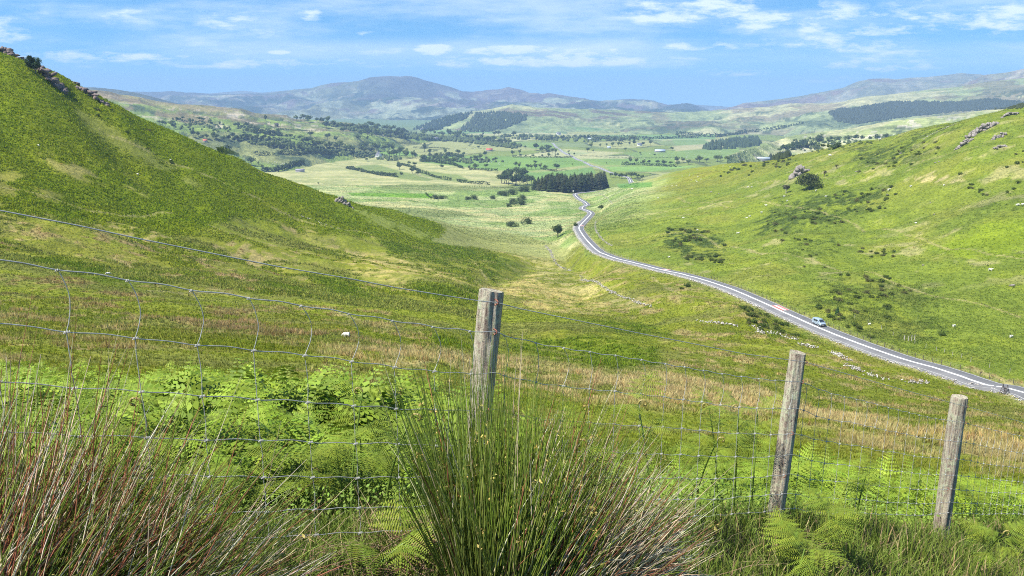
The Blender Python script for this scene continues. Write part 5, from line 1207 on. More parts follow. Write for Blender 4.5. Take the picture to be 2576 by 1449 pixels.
band([(1130,345),(1170,350),(1220,358),(1270,366),(1300,370)], 17, 9, 15, 'tree in the dark wood above the red roofed barn', jit_=3)
band([(1060,338),(1110,342),(1150,346)], 9, 8, 13, 'tree in the wood at the foot of the valley farm', jit_=3)
band([(1180,402),(1220,404),(1255,408)], 8, 8, 12, 'tree in the hedge across the sheep field', jit_=3)
band([(1340,378),(1380,382),(1400,386),(1360,386)], 8, 9, 15, 'tree in the round copse beside the straight road', jit_=3)
band([(1300,395),(1350,396),(1400,394),(1435,392)], 8, 5, 9, 'small tree in the hedge left of the straight road', jit_=1)
band([(1440,350),(1480,352),(1540,358),(1600,356)], 14, 8, 13, 'tree in the valley wood beyond the straight road', jit_=3)
band([(1480,372),(1520,370),(1580,368),(1640,366)], 10, 7, 12, 'tree in the dark belt beside the far white house', jit_=2)
band([(1240,342),(1300,348),(1370,354),(1420,352)], 14, 7, 12, 'tree in the hedges below the wooded hill', jit_=4)
band([(1565,412),(1610,414),(1660,414),(1710,418)], 9, 7, 12, 'tree in the hedge across the right hand pasture', jit_=2)
band([(1690,408),(1730,412),(1800,404),(1840,406)], 9, 9, 14, 'tree left of the long pale farm shed', jit_=3)
band([(1960,385),(1985,378)], 5, 10, 16, 'tree in the clump beside the rough ridge', jit_=3)
band([(1330,426),(1350,424),(1380,428)], 4, 9, 12, 'small tree on the hedge between the pasture oaks', jit_=2)
for u, v, hp, pr, lab in [(1328,426,15,0,'round oak in the middle pasture, left of a close pair'), (1347,427,15,3,'round oak in the middle pasture, front one of a close pair'), (1347,414,12,0,'oak standing just behind the close pair in the pasture'), (1401,430,21,0,'tallest oak of the middle pasture, right of the pair'),
        (1306,424,17,2,'broad pale oak at the left of the middle pasture'), (1298,420,15,1,'oak touching the broad pale one in the pasture'), (1222,424,14,0,'round tree ending the pasture hedge'), (1196,427,18,1,'tallest tree of the pasture hedge'), (1180,427,14,2,'bushy tree in the pasture hedge left of the tallest'), (1250,430,8,2,'low bush by the pasture hedge end'),
        (1153,391,17,0,'dark round tree on the green slope'), (1120,389,18,2,'pale green round tree on the slope by the poplars'), (1167,393,12,1,'bush right of the dark round tree on the slope'), (1203,374,9,0,'lone round tree in the sheep field above the barn'), (1220,395,16,3,'dark upright tree below the red roofed barn'),
        (1068,382,26,5,'tall poplar-like tree above the cottage wood, the tallest in the valley'), (1081,388,15,3,'leaning tree at the foot of the tall poplar'), (1289,391,14,1,'tree on the left of two by the straw field'), (1307,389,15,2,'pale tree on the right of two by the straw field'), (1321,374,9,1,'small round tree by the upper straw field'),
        (1478,383,13,0,'dark tree right of the straight road'), (1493,383,8,4,'flat low tree next to the dark one right of the straight road'), (1430,385,8,0,'roadside tree on the left verge of the straight road'), (1445,391,8,1,'small tree beside the straight road further down'), (1573,380,10,4,'spreading tree alone in the right pasture'), (1691,379,11,0,'lone dark tree at the edge of the right pasture'),
        (1610,389,8,1,'small tree left of the blue grey shed'), (1647,393,7,0,'tiny tree under the blue grey shed'), (1440,416,5,3,'pointed shrub alone in the wide pasture'), (1526,413,5,3,'pointed shrub right of the straight road'), (1216,341,9,3,'dark tree before the wooded hill'), (669,306,20,5,'tall dark tree on the farmed hill skyline'), (694,322,9,2,'bare-looking pale tree on the farmed hill'),
        (775,308,16,0,'largest round tree on the farmed hill skyline'), (756,303,11,0,'round tree left of the largest one on that skyline'), (863,336,17,0,'dark oak below the crest wood'), (900,355,19,1,'tall tree by the brown field'), (924,355,16,5,'slim tree by the brown field'), (781,347,19,0,'dark tall tree in the hedge of the farmed hill'), (824,352,19,0,'dark tree left of the brown field'), (845,358,17,3,'spreading dark tree at the corner of the brown field'),
        (1037,438,20,0,'dark oak standing in the rough pasture below the cottage'), (1051,441,12,4,'dead grey limbed tree beside the dark oak'), (1005,427,17,0,'bushy tree left of the dark oak in the rough pasture'), (1029,416,13,2,'left tree of the pair above the dark oak'), (1044,419,13,0,'right tree of the pair above the dark oak'), (1112,426,14,0,'tree at the end of the rushy field'),
        (576,385,24,0,'big round oak alone in the field beyond the left ridge'), (632,417,26,1,'large tree half hidden by the crest of the left ridge'), (660,424,12,2,'lower tree beside the one half hidden by the ridge'), (480,322,13,0,'dark oak alone on the farmed hill above the ridge'), (923,406,10,4,'round bush left of the white cottage'), (801,465,8,2,'single round bush on the straw coloured pasture'), (650,415,10,2,'small tree behind the left ridge tree')]:
    tree_at(u, v, hp, lab, 'tree', POP if pr == 5 else FT[pr], 1.0)
band([(1005,440),(1020,436)], 1, 5, 6, 'low shrub left of the dark oak', 'bush', BUSH, 1)
def hedge(pts, wpx, hpx, label, n=None, col=DK, seed=0):
    hpx *= 1.3
    P = np.array([hit(u, v)[:] for u, v in pts]); P = catmull(P, 4); rng = np.random.default_rng(seed+900); s = px(P.mean(0)); L = len(P); n = n or int(min(1500, max(200, L*16)))
    i = rng.integers(0, L, n); k = fbm(i/6.0, i*0+seed, seed, 2); hh = s*hpx*(.45+.9*k)
    p = P[i]+rng.normal(0, 1, (n, 3))*np.array([s*wpx*.4, s*wpx*.6, 0]); p[:, 2] += rng.uniform(0, 1, n)*hh
    nn = rng.normal(0, 1, (n, 3)); nn /= np.linalg.norm(nn, axis=1)[:, None]; a = np.cross(nn, rng.normal(0, 1, (n, 3))); a /= np.linalg.norm(a, axis=1)[:, None]; c = np.cross(nn, a); q = s*hpx*.20*rng.uniform(.6, 1.2, n)[:, None]
    V = np.stack([p-a*q, p+c*q*.8, p+a*q, p-c*q*.8], 1).reshape(-1, 3); o0 = P[0]; cc = np.repeat(np.array(col)*rng.uniform(.7, 1.3, (n, 1)), 4, 0)
    o = mesh_np('hedge', V-o0, np.arange(n*4).reshape(n, 4), FAR, cols=cc); o.location = o0.tolist(); return tag(o, label, 'hedge')
HD = [([(872,424),(910,432),(950,440),(1000,446)], 3, 7, 'dark hedge curving down the straw pasture below the cottage'), ([(1000,414),(1040,424),(1060,436),(1110,450),(1135,454)], 3, 6, 'hedge between the two olive green fields'), ([(1150,457),(1180,461),(1230,465)], 3, 6, 'hedge at the lower edge of the pale marsh pasture'),
      ([(1056,406),(1100,410),(1140,416),(1165,424)], 3, 6, 'hedge above the pasture trees'), ([(1070,488),(1085,500)], 2, 4, 'short hedge at the end of the bright strip'), ([(660,430),(690,432),(730,420),(764,412)], 4, 11, 'thick dark hedge around the sheep field beyond the ridge'), ([(700,388),(750,390),(790,386),(850,386)], 3, 8, 'dark hedge along the top of the straw pasture'),
      ([(640,388),(680,390),(700,392)], 3, 6, 'ragged hedge right of the big round oak'), ([(550,384),(600,390)], 3, 5, 'hedge leading left from the big round oak'), ([(640,320),(700,326),(780,330),(830,330)], 1.5, 3, 'thin hedge across the upper farmed hill'), ([(850,358),(930,360),(1000,361),(1060,362)], 1.5, 3, 'dark hedge under the brown field'), ([(1180,427),(1250,431)], 3, 6, 'bushy foot of the pasture tree line'),
      ([(1290,396),(1380,397),(1440,396)], 2, 4, 'straight hedge left of the straight road'), ([(1360,426),(1400,432)], 2, 5, 'hedge linking the pasture oaks'), ([(1400,407),(1460,408)], 1, 2, 'faint hedge across the wide pasture'), ([(1565,415),(1640,417),(1700,420)], 3, 6, 'dark hedge across the right hand pasture'), ([(1480,345),(1560,349),(1660,350),(1760,346)], 3, 6, 'long dark hedge before the moor'),
      ([(1700,340),(1800,345),(1880,335),(1960,325),(2020,312)], 3, 7, 'belt of dark scrub running up to the black plantation'), ([(1460,392),(1570,398),(1700,397)], 1, 2.5, 'thin hedge right of the straight road'), ([(1170,470),(1240,472),(1300,476)], 2, 3, 'scrub line on the marsh edge'), ([(1040,372),(1080,372),(1130,376)], 1, 3, 'hedge below the farm track')]
for i, (pts, w, h, lab) in enumerate(HD): hedge(pts, w, h, lab, seed=i)
# far woods that read as one mass
def wood(poly, n, hpx, label_kind, col, w=.40, seed=0, name='woodland', round_=False):
    rng = random.Random(seed); P = np.array(poly, float); pos = []
    while len(pos) < n:
        u = rng.uniform(P[:, 0].min(), P[:, 0].max()); v = rng.uniform(P[:, 1].min(), P[:, 1].max())
        if poly_in(np.array([u]), np.array([v]), poly, .5)[0] < .5: continue
        p = hit(u, v); pos.append((p.x, p.y, p.z, px(p, hpx)*rng.uniform(.75, 1.2)))
    pos = np.array(pos); gg = []
    r2 = np.random.default_rng(seed)
    pr = []
    for q in range(3):
        a = np.arange(6)*math.pi/3; V = [np.array([[0, 0, 1.]])]; C = []; Fq = []
        for j, (z, r) in enumerate([(.80, .20), (.45, .34), (.05, .27)] if round_ else [(.72, .12), (.4, .22), (.02, .30)]):
            V.append(np.stack([np.cos(a)*r*r2.uniform(.7, 1.2, 6), np.sin(a)*r*r2.uniform(.7, 1.2, 6), z+r2.normal(0, .04, 6)], -1)*np.array([w/.28, w/.28, 1]))
        for j in range(6): Fq.append([0, 1+j, 1+(j+1) % 6, 1+(j+1) % 6])
        for l in range(2):
            for j in range(6): Fq.append([1+l*6+j, 7+l*6+j, 7+l*6+(j+1) % 6, 1+l*6+(j+1) % 6])
        V = np.concatenate(V); pr.append((V, np.array(Fq), np.broadcast_to(np.array(col), (len(V), 3))))
    Vs, Fs_, Cs = [], [], []; n_ = 0
    for x, y, z, h in pos:
        V, Fq, C = pr[r2.integers(3)]; a = r2.uniform(0, 6.28); c_, s_2 = math.cos(a), math.sin(a)
        W = np.stack([V[:, 0]*c_-V[:, 1]*s_2, V[:, 0]*s_2+V[:, 1]*c_, V[:, 2]], -1)*h+np.array([x, y, z-.03*h]); Vs.append(W); Fs_.append(Fq+n_); Cs.append(C*r2.uniform(.85, 1.2)); n_ += len(V)
    V, Fq, C = np.concatenate(Vs), np.concatenate(Fs_), np.concatenate(Cs)
    tri = Fq[:, 2] == Fq[:, 3]; T3_ = np.concatenate([Fq[tri][:, :3], Fq[~tri][:, [0, 1, 2]], Fq[~tri][:, [0, 2, 3]]])
    o = mesh_np(name, V, T3_, FAR, cols=C); tag(o, kind='stuff'); return o
wood([(1040,326),(1090,306),(1130,294),(1175,286),(1190,284),(1170,300),(1140,312),(1110,328),(1060,332)], 420, 7, '', (.045,.075,.035), seed=1)
wood([(1195,288),(1240,284),(1290,286),(1325,292),(1322,304),(1290,316),(1270,324),(1230,332),(1150,334),(1165,320),(1185,305)], 800, 8, '', (.07,.10,.045), seed=2)
wood([(2085,284),(2110,276),(2160,272),(2180,268),(2250,257),(2320,257),(2420,258),(2495,250),(2575,258),(2575,272),(2420,280),(2320,290),(2240,300),(2150,312),(2110,306)], 3200, 5.5, '', (.07,.092,.055), w=.7, seed=3)
wood([(1765,374),(1790,362),(1850,354),(1905,350),(1918,366),(1850,374),(1790,378)], 260, 12, '', (.065,.10,.04), seed=4)
wood([(1990,372),(2005,366),(2030,366),(2030,372)], 24, 15, '', (.035,.060,.028), seed=5)
wood([(1935,402),(1960,398),(1985,388),(1990,394),(1960,402)], 40, 16, '', (.055,.075,.035), seed=6)
wood([(1000,330),(1060,338),(1040,344),(980,340)], 90, 7, '', (.045,.075,.035), .4, seed=7)
band([(1990,380),(2040,372),(2080,378),(2120,368),(2050,360)], 14, 7, 12, 'dark thorn bush on the rough pasture ridge', 'bush', BUSH+FT[:2], 6)
band([(2060,350),(2120,352),(2180,356),(2240,350)], 9, 5, 9, 'scattered thorn on the pale upper ridge', 'bush', BUSH, 9)

for i_, (poly, n, h) in enumerate([([(560,345),(700,350),(760,362),(860,378),(960,390),(1010,399),(1000,406),(900,398),(760,382),(640,364)], 420, 6), ([(800,312),(880,316),(1000,334),(1060,340),(1150,350),(1120,357),(1000,347),(880,329)], 380, 7),
    ([(1130,345),(1220,352),(1310,368),(1300,376),(1200,363),(1120,354)], 240, 7), ([(1040,396),(1180,400),(1270,408),(1180,412),(1060,404)], 110, 6), ([(1260,340),(1500,344),(1640,352),(1500,358),(1260,350)], 170, 6), ([(430,296),(640,318),(620,336),(440,326)], 90, 5), ([(1990,350),(2150,345),(2200,362),(2060,384),(1980,376)], 110, 5)]):
    wood(poly, n, h, '', (.11,.15,.048), .55, seed=20+i_, round_=True)
# ------------------------------------------------------------------ straight road on the valley floor
def ground_path(pts, step, lift=0):
    P = catmull(np.array([hit(u, v, [GO])[:] for u, v in pts]), step); P[:, 2] = [drop(x, y, [GO]) or 0 for x, y in P[:, :2]]
    k = 9; P[:, 2] = np.convolve(np.pad(P[:, 2], 4, mode='edge'), np.ones(k)/k, 'valid')+.7; return P
FR = ground_path([(1600,459),(1585,453),(1560,442),(1520,428),(1490,418),(1460,404),(1440,394),(1415,382),(1400,371),(1388,360)], 12)
strip('road', FR, -4.2, 4.2, .05, ASPH, skirt=1.4); strip('road_markings', FR, -.5, .5, .12, PAINT); strip('road_markings', FR, 3.8, 4.2, .12, PAINT); strip('road_markings', FR, -4.2, -3.8, .12, PAINT)
def slab(u, v, ln, w0, w1, mat, lift):
    p = hit(u, v, [GO]); k = int(((RC[:, 0]-p.x)**2+(RC[:, 1]-p.y)**2).argmin()); n = max(2, int(ln/3)); C = RC[k:k+n+1]; return strip('road_markings', C, w0, w1, lift, mat)
_s = -_up
for u, v, ln in ((1970, 786, 5), (1672, 682, 5), (1462, 570, 9), (2574, 1000, 4)):
    a, b = sorted((_s*.5, _s*3.1)); slab(u, v, ln, a, b, RED, .045)
    a, b = sorted((_s*1.4, _s*2.2)); slab(u, v, ln*.6, a, b, PAINT, .055)
# ------------------------------------------------------------------ fences by the road
DPOST = simple('dark_post', (.10, .085, .08), .9, .3, 4); PPOST = simple('pale_post', (.45, .42, .38), .9, .3, 4)
def farfence(P2, label, step, r, h, mat, wire=True):
    P2 = np.asarray(P2); d = np.concatenate([[0], np.cumsum(np.linalg.norm(np.diff(P2, axis=0), axis=1))]); n = min(95, int(d[-1]/step)+1); t = np.linspace(0, d[-1], n)
    x = np.interp(t, d, P2[:, 0]); y = np.interp(t, d, P2[:, 1]); z = H(x, y); root = empty('roadside_fence', (x[0], y[0], z[0]), label, 'fence'); O = np.array(root.location)
    for i in range(n):
        gg = Geo(); hh = h*rs.uniform(.9, 1.12); gg.tube(np.array([[x[i], y[i], z[i]-.2], [x[i]+rs.uniform(-.05, .05), y[i], z[i]+hh]])-O, [r, r*.9], 6); gg.add(np.array([[x[i]+r, y[i], z[i]+hh], [x[i], y[i]+r, z[i]+hh], [x[i]-r, y[i], z[i]+hh], [x[i], y[i]-r, z[i]+hh]])-O, [[0, 1, 2, 3]]); gg.build('post', mat, root)
    if wire:
        gg = Geo()
        for q in (.35, .65, .92): gg.tube(np.stack([x, y, z+h*q], -1)-O, .008, 3)
        gg.build('wires', WIRE, root)
    return root
_m = (RC[:, 1] > 152) & (RC[:, 1] < 345); farfence(side(RC[_m], -_up*4.9), 'wire fence on dark stakes along the lower edge of the road', 2.9, .07, 1.15, DPOST)
_m = (RC[:, 1] > 395) & (RC[:, 1] < 470); farfence(side(RC[_m], -_up*4.6), 'short pale railing on the outside of the first bend', 3.5, .09, 1.1, PPOST)
def pp(pts): return np.array([hit(u, v, [GO])[:2] for u, v in pts])
farfence(pp([(2150,800),(2230,835),(2290,860),(2350,880),(2440,910),(2530,935),(2600,950)]), 'thin pale field fence along the slope above the road', 4.5, .05, 1.1, PPOST, False)
farfence(pp([(2275,856),(2283,858),(2290,858),(2300,856)]), 'cluster of pale gate stakes on the bank above the road', .9, .10, 1.5, PPOST, False)
# ladder stile
p = hit(2526, 992, [GO]); st = empty('ladder_stile', p, 'wooden ladder stile crossing the tumbled wall by the road', 'stile', rz=.5)
g1 = Geo(); g2 = Geo()
for sy in (-.45, .45):
    g1.tube([[-1.2, sy, -.2], [.12, sy, 2.1]], .06, 5); g1.tube([[1.2, sy, -.2], [-.12, sy, 2.1]], .06, 5)
for q in range(1, 6):
    t = q/6
    for s in (-1, 1): g2.box((s*1.2*(1-t)-.12, -.5, 2.0*t-.25), (s*1.2*(1-t)+.12, .5, 2.0*t-.20))
g1.build('rails', DPOST, st); g2.build('steps', DPOST, st)
# round white sign at the top of the bends
p = hit(1442, 487, [GO]); sg = empty('road_sign', p, 'small round white sign on a post before the plantation', 'sign')
g1 = Geo(); g1.tube([[0, 0, 0], [0, 0, 3.2]], .09, 6); g1.build('post', PPOST, sg)
g1 = Geo(); a = np.linspace(0, 2*math.pi, 17)[:-1]; r0 = 1.1
ring = np.stack([r0*np.cos(a), 0*a-.12, 3.9+r0*np.sin(a)], -1); ring2 = ring+np.array([0, .1, 0])
g1.add(np.vstack([ring, ring2, [[0, -.12, 3.9]], [[0, -.02, 3.9]]]), [[i, (i+1) % 16, 32] for i in range(16)]+[[(i+1) % 16+16, i+16, 33] for i in range(16)]); g1.add(np.vstack([ring, ring2]), [[i, i+16, (i+1) % 16+16, (i+1) % 16] for i in range(16)])
g1.build('sign_disc', simple('white_sign', (.75, .74, .68), .5, .05), sg)
# power poles
for u, v, hp, lab in [(1256,398,12,'slim pole left of the straight road pasture'), (1533,401,12,'pale pole right of the straight road'), (1645,420,10,'pale pole on the right pasture hedge'), (965,402,12,'pole right of the white cottage'), (1090,394,14,'pole on the green slope below the farm track')]:
    p = hit(u, v); h = px(p, hp); r0 = empty('utility_pole', p, lab, 'pole'); g1 = Geo(); g1.tube([[0, 0, -.3], [0, 0, h]], [.3, .22], 6); g1.build('mast', PPOST, r0); g1 = Geo(); g1.box((-1.2, -.1, h*.9), (1.2, .1, h*.9+.25)); g1.build('crossarm', PPOST, r0)
# ------------------------------------------------------------------ buildings
WHITE = simple('whitewash', (.78, .77, .74), .8, .06, .3); SLATE = simple('slate', (.16, .16, .19), .7, .15, .6); GREYW = simple('grey_wall', (.34, .32, .33), .9, .2, .5); REDR = simple('rusty_red_tin', (.42, .13, .08), .7, .25, .4)
BLUER = simple('pale_blue_tin', (.50, .58, .66), .5, .1, .3); PURP = simple('purple_grey_tin', (.27, .25, .31), .6, .12, .3); GLASS = simple('dark_window', (.03, .035, .045), .2, .1); DARKW = simple('dark_boards', (.06, .05, .05), .9, .2, .5)
def house(name, u, v, wpx, dpx, hpx, rpx, rz, wall, roof, label, cat='house', chim=0, win=True, gable_along='x'):
    p = hit(u, v); s = px(p); W, D, Hh, R0 = wpx*s/2, dpx*s/2, hpx*s, rpx*s; r = empty(name, (p.x, p.y, p.z), label, cat, rz=rz)
    g1 = Geo(); z0 = -1.5
    g1.add(np.array([[-W,-D,z0],[W,-D,z0],[W,D,z0],[-W,D,z0],[-W,-D,Hh],[W,-D,Hh],[W,D,Hh],[-W,D,Hh],[-W,0,Hh+R0],[W,0,Hh+R0]]), [[0,1,5,4],[2,3,7,6],[1,2,6,5],[3,0,4,7],[5,6,9,9],[7,4,8,8]]); g1.build('wall', wall, r)
    g1 = Geo(); e = .06*D+.15; t = .25; k = R0/D
    for sy in (-1, 1):
        a = np.array([[-W-e, 0, Hh+R0], [W+e, 0, Hh+R0], [W+e, sy*(D+e), Hh-k*e], [-W-e, sy*(D+e), Hh-k*e]]); a[:, 2] += .05
        g1.add(np.vstack([a, a+np.array([0, 0, t])]), [[0,1,2,3],[4,5,6,7],[0,1,5,4],[1,2,6,5],[2,3,7,6],[3,0,4,7]])
    rf = g1.build('roof', roof, r)
    if chim:
        for cx in ((-W*.85, W*.85)[:chim]):
            g1 = Geo(); g1.box((cx-.5, -.45, Hh+R0*.6), (cx+.5, .45, Hh+R0+1.6)); kid(g1.build('chimney', wall), rf)
    if win:
        for wx in (-.55, .0, .55):
            g1 = Geo(); g1.box((wx*W-.55, -D-.04, Hh*.5), (wx*W+.55, -D-.005, Hh*.8)); g1.build('window', GLASS, r)
        g1 = Geo(); g1.box((W+.005, -.5, Hh*.45), (W+.04, .5, Hh*.75)); g1.build('window', GLASS, r)
    return r
house('cottage', 953, 398, 22, 13, 8, 7, -1.2, WHITE, SLATE, 'white gabled cottage with a grey slate roof among the trees left of centre', 'cottage', 2)
house('barn', 755, 433, 21, 8, 5, 3, .05, GREYW, PURP, 'long low barn with a purple grey roof on the straw pasture', 'barn', win=False)
house('shed', 516, 357, 10, 7, 3, 4, .5, GREYW, REDR, 'tiny red roofed shed beyond the crest of the left hill', 'shed', win=False)
house('barn', 1231, 380, 16, 6, 3, 4, 0, GREYW, REDR, 'barn with a bright rusty red roof in the sheep field', 'barn', win=False)
house('barn', 696, 318, 9, 6, 4, 4, .4, DARKW, DARKW, 'little black barn high on the farmed hill', 'barn', win=False)
house('farmhouse', 1405, 340, 10, 6, 4, 3, .2, WHITE, SLATE, 'small white farmhouse below the moor, above the straight road', 'house', 1)
house('farmhouse', 1609, 367, 12, 6, 4, 3, .1, WHITE, SLATE, 'white house with a gable beside the dark belt of trees', 'house', 1)
house('shed', 1660, 383, 26, 9, 4, 3, .1, GREYW, BLUER, 'blue grey farm shed in the right hand pasture', 'shed', win=False)
house('shed', 1484, 352, 14, 6, 3, 2, .0, GREYW, BLUER, 'pale roofed farm building half hidden in the valley wood', 'shed', win=False)
house('shed', 1532, 373, 9, 5, 2.5, 2, .0, GREYW, BLUER, 'small grey roof beside the dark belt right of the straight road', 'shed', win=False)
house('farmhouse', 1311, 447, 13, 8, 5, 4, .5, WHITE, SLATE, 'house showing through the copse left of the plantation', 'house', 1)
house('farm_shed', 1915, 402, 40, 10, 4, 3, -.28, GREYW, BLUER, 'long pale blue roofed farm shed behind the shoulder of the right hill', 'shed', win=False)
house('farmhouse', 1017, 332, 6, 4, 3, 2, .2, WHITE, SLATE, 'distant white farmhouse at the end of the crest wood', 'house', 0, False)
house('farmhouse', 1062, 329, 7, 4, 4, 2, -.3, WHITE, SLATE, 'distant white house below the wooded hill', 'house', 0, False)
house('barn', 1095, 351, 14, 6, 3, 3, .1, GREYW, SLATE, 'grey farm roof on the knoll above the farm track', 'barn', win=False)
# ------------------------------------------------------------------ sheep
WOOL = simple('wool', (.72, .70, .62), .95, .12, 6, .1, bmp=(.6, .03))
def sheep_mesh(headdown, seed):
    """one continuous body grown from a skeleton"""
    me = bpy.data.meshes.new('sheep'); hz_ = .42 if headdown else .82
    vs = [(-.42,0,.58),(-.15,0,.60),(.18,0,.60),(.38,0,.62),(.52,0,.55 if headdown else .74),(.66,0,hz_),(.80,0,hz_-.08 if not headdown else .26),
          (-.38,.13,.36),(-.40,.13,.02),(-.38,-.13,.36),(-.40,-.13,.02),(.30,.12,.36),(.31,.12,.02),(.30,-.12,.36),(.31,-.12,.02),(-.52,0,.50),(.66,.10,hz_+.05),(.66,-.10,hz_+.05)]
    es = [(0,1),(1,2),(2,3),(3,4),(4,5),(5,6),(0,7),(7,8),(0,9),(9,10),(2,11),(11,12),(2,13),(13,14),(0,15),(5,16),(5,17)]
    rr = [.22,.26,.25,.20,.12,.09,.055,.075,.035,.075,.035,.07,.035,.07,.035,.05,.03,.03]
    me.from_pydata(vs, es, []); o = bpy.data.objects.new('sheep', me); COL.objects.link(o)
    sk = o.modifiers.new('s', 'SKIN'); sk.use_smooth_shade = True
    for i, r in enumerate(rr): me.skin_vertices[0].data[i].radius = (r, r*.95)
    me.skin_vertices[0].data[1].use_root = True
    o.modifiers.new('u', 'SUBSURF').render_levels = 1; o.modifiers['u'].levels = 1
    dg = bpy.context.evaluated_depsgraph_get(); m2 = bpy.data.meshes.new_from_object(o.evaluated_get(dg)); o.modifiers.clear(); o.data = m2; m2.materials.clear(); m2.materials.append(WOOL); m2.name = 'sheep'; return o
bpy.context.view_layer.update()
SHP = [sheep_mesh(True, 0), sheep_mesh(False, 1)]
def sheep(u, v, lp, label, group=None, k=None):
    p = hit(u, v); pr = SHP[rs.randrange(2) if k is None else k]; s = px(p, lp)/1.25; s = min(max(s, .8), 3.2)
    if pr.name in ONCE: o = pr.copy(); COL.objects.link(o)
    else: ONCE.add(pr.name); o = pr
    for k_ in ('group',):
        if k_ in o: del o[k_]
    o.location = (p.x, p.y, p.z-.02); o.scale = (s, s, s); o.rotation_euler = (0, 0, rs.choice((0, 3.14))+rs.uniform(-.7, .7)); tag(o, label, 'sheep', group)
for u, v, lp, lab in [(272,693,13,'white sheep grazing just above the top net wire at the left'), (872,849,12,'white sheep behind the net left of the near post'), (2400,823,11,'white sheep on the green slope right of the van'), (2544,850,12,'white sheep near the right edge above the road'),
        (2491,682,11,'white sheep high on the right slope near the edge'), (2187,818,6,'small sheep on the bank right of the van'), (97,368,6,'sheep high on the left hillside near the frame edge'), (347,440,6,'sheep on the paler fold of the left hill'), (429,404,4,'tiny sheep near the crest of the left hill'),
        (2236,480,9,'white sheep beside the white boulder on the right hill'), (1972,496,6,'sheep below the white trunked hawthorn'), (1980,507,6,'second sheep below the white trunked hawthorn, lower down'), (1927,519,7,'sheep on the lime green shoulder, alone'), (2077,496,6,'sheep right of and below the largest hawthorn'), (2291,471,7,'sheep left of the tan grass patch high on the hill'),
        (2375,468,7,'sheep under the tan grass patch high on the hill'), (2053,481,6,'sheep under the right side of the largest hawthorn'), (1915,537,7,'upper sheep of three in a line on the lime slope'), (1886,546,7,'middle sheep of three in a line on the lime slope'), (1878,550,6,'lowest sheep of three in a line on the lime slope'), (1891,472,5,'right sheep of a pair by the small gorse patch'), (1881,472,5,'left sheep of a pair by the small gorse patch'),
        (2248,341,8,'sheep on the skyline of the right hill, right of a pair'), (2214,348,8,'upper sheep of a pair on the right skyline'), (2213,353,8,'lower sheep of a pair on the right skyline'), (2087,393,8,'sheep on the smooth green shoulder above the grey crag'), (2560,518,9,'left of two sheep at the right edge of the hill'), (2573,517,9,'right of two sheep at the right edge of the hill'),
        (1754,581,6,'sheep left of the dense gorse thicket'), (1719,550,6,'sheep on the green shoulder up from the gorse thicket'), (1683,649,7,'sheep just above the road under the gorse thicket'), (1856,589,8,'sheep right of the dense gorse thicket'), (1590,477,5,'sheep near the wall above the plantation'), (2304,563,6,'small sheep in the middle of the right slope'), (1655,500,5,'small sheep high left on the right hillside')]:
    sheep(u, v, lp, lab)
def flock(poly, n, lp, label, group):
    P = np.array(poly, float); k = 0
    while k < n:
        u = rs.uniform(P[:, 0].min(), P[:, 0].max()); v = rs.uniform(P[:, 1].min(), P[:, 1].max())
        if poly_in(np.array([u]), np.array([v]), poly, .3)[0] > .5: sheep(u, v, lp, label, group); k += 1
flock([(665,402),(725,412),(715,418),(680,418)], 8, 3, 'white dot of a sheep in the bright field beyond the left ridge', 'sheep in the bright field beyond the ridge')
flock([(1190,398),(1270,404),(1275,426),(1230,420)], 22, 2.4, 'white dot of a sheep in the middle pasture', 'sheep in the middle pasture')
flock([(1600,388),(1880,380),(1900,392),(1700,410),(1600,404)], 38, 2.4, 'white dot of a sheep in the right hand pasture', 'sheep in the right hand pasture')
flock([(1080,366),(1240,376),(1180,386),(1100,380)], 14, 2.2, 'white dot of a sheep on the green slope by the poplar', 'sheep on the green slope by the poplar')
flock([(1560,460),(1700,440),(1850,412),(2000,400),(1900,430),(1640,480)], 16, 3.2, 'white dot of a sheep on the upper edge of the right hill', 'sheep on the upper edge of the right hill')
# ------------------------------------------------------------------ van
p = hit(2068, 824, [GO]); k = int(((RC[:, 0]-p.x)**2+(RC[:, 1]-p.y)**2).argmin()); T = RC[k-3]-RC[k+3]; yaw = math.atan2(T[1], T[0]); Nn = np.array([-T[1], T[0]]); Nn = Nn/np.linalg.norm(Nn)
VP = RC[k].copy(); VP[:2] += Nn*1.75
VAN = empty('van', (float(VP[0]), float(VP[1]), float(VP[2])+.03), 'silver blue people carrier van driving down the far lane of the road', 'van', rz=yaw)
VAN.rotation_euler = (0, math.asin(max(-.3, min(.3, -T[2]/np.linalg.norm(T)))), yaw)
VANP = simple('silver_paint', (.40, .50, .60), .28, .04, .5, .6, .35); VGL = simple('van_glass', (.025, .032, .045), .08, .1, 1, .8); TYRE = simple('tyre', (.025, .025, .027), .9, .1); RIM = simple('rim', (.45, .46, .48), .35, .1, 3, .5, .8); PLAST = simple('black_plastic', (.04, .04, .045), .6, .1); LENS = simple('headlamp', (.75, .78, .80), .15, .03, 3, .8)
VANB = [(-2.48,.45,1.05,1.10,.80,.70),(-2.42,.34,1.10,1.80,.93,.78),(-2.2,.32,1.15,1.94,.97,.80),(-.8,.32,1.15,2.0,.98,.80),(.55,.32,1.15,1.98,.98,.79),(1.0,.32,1.14,1.86,.97,.76),(1.45,.32,1.12,1.48,.96,.74),(1.80,.32,1.08,1.20,.94,.72),(2.15,.34,.98,1.08,.91,.66),(2.38,.36,.82,.90,.84,.56),(2.48,.42,.66,.70,.72,.48)]
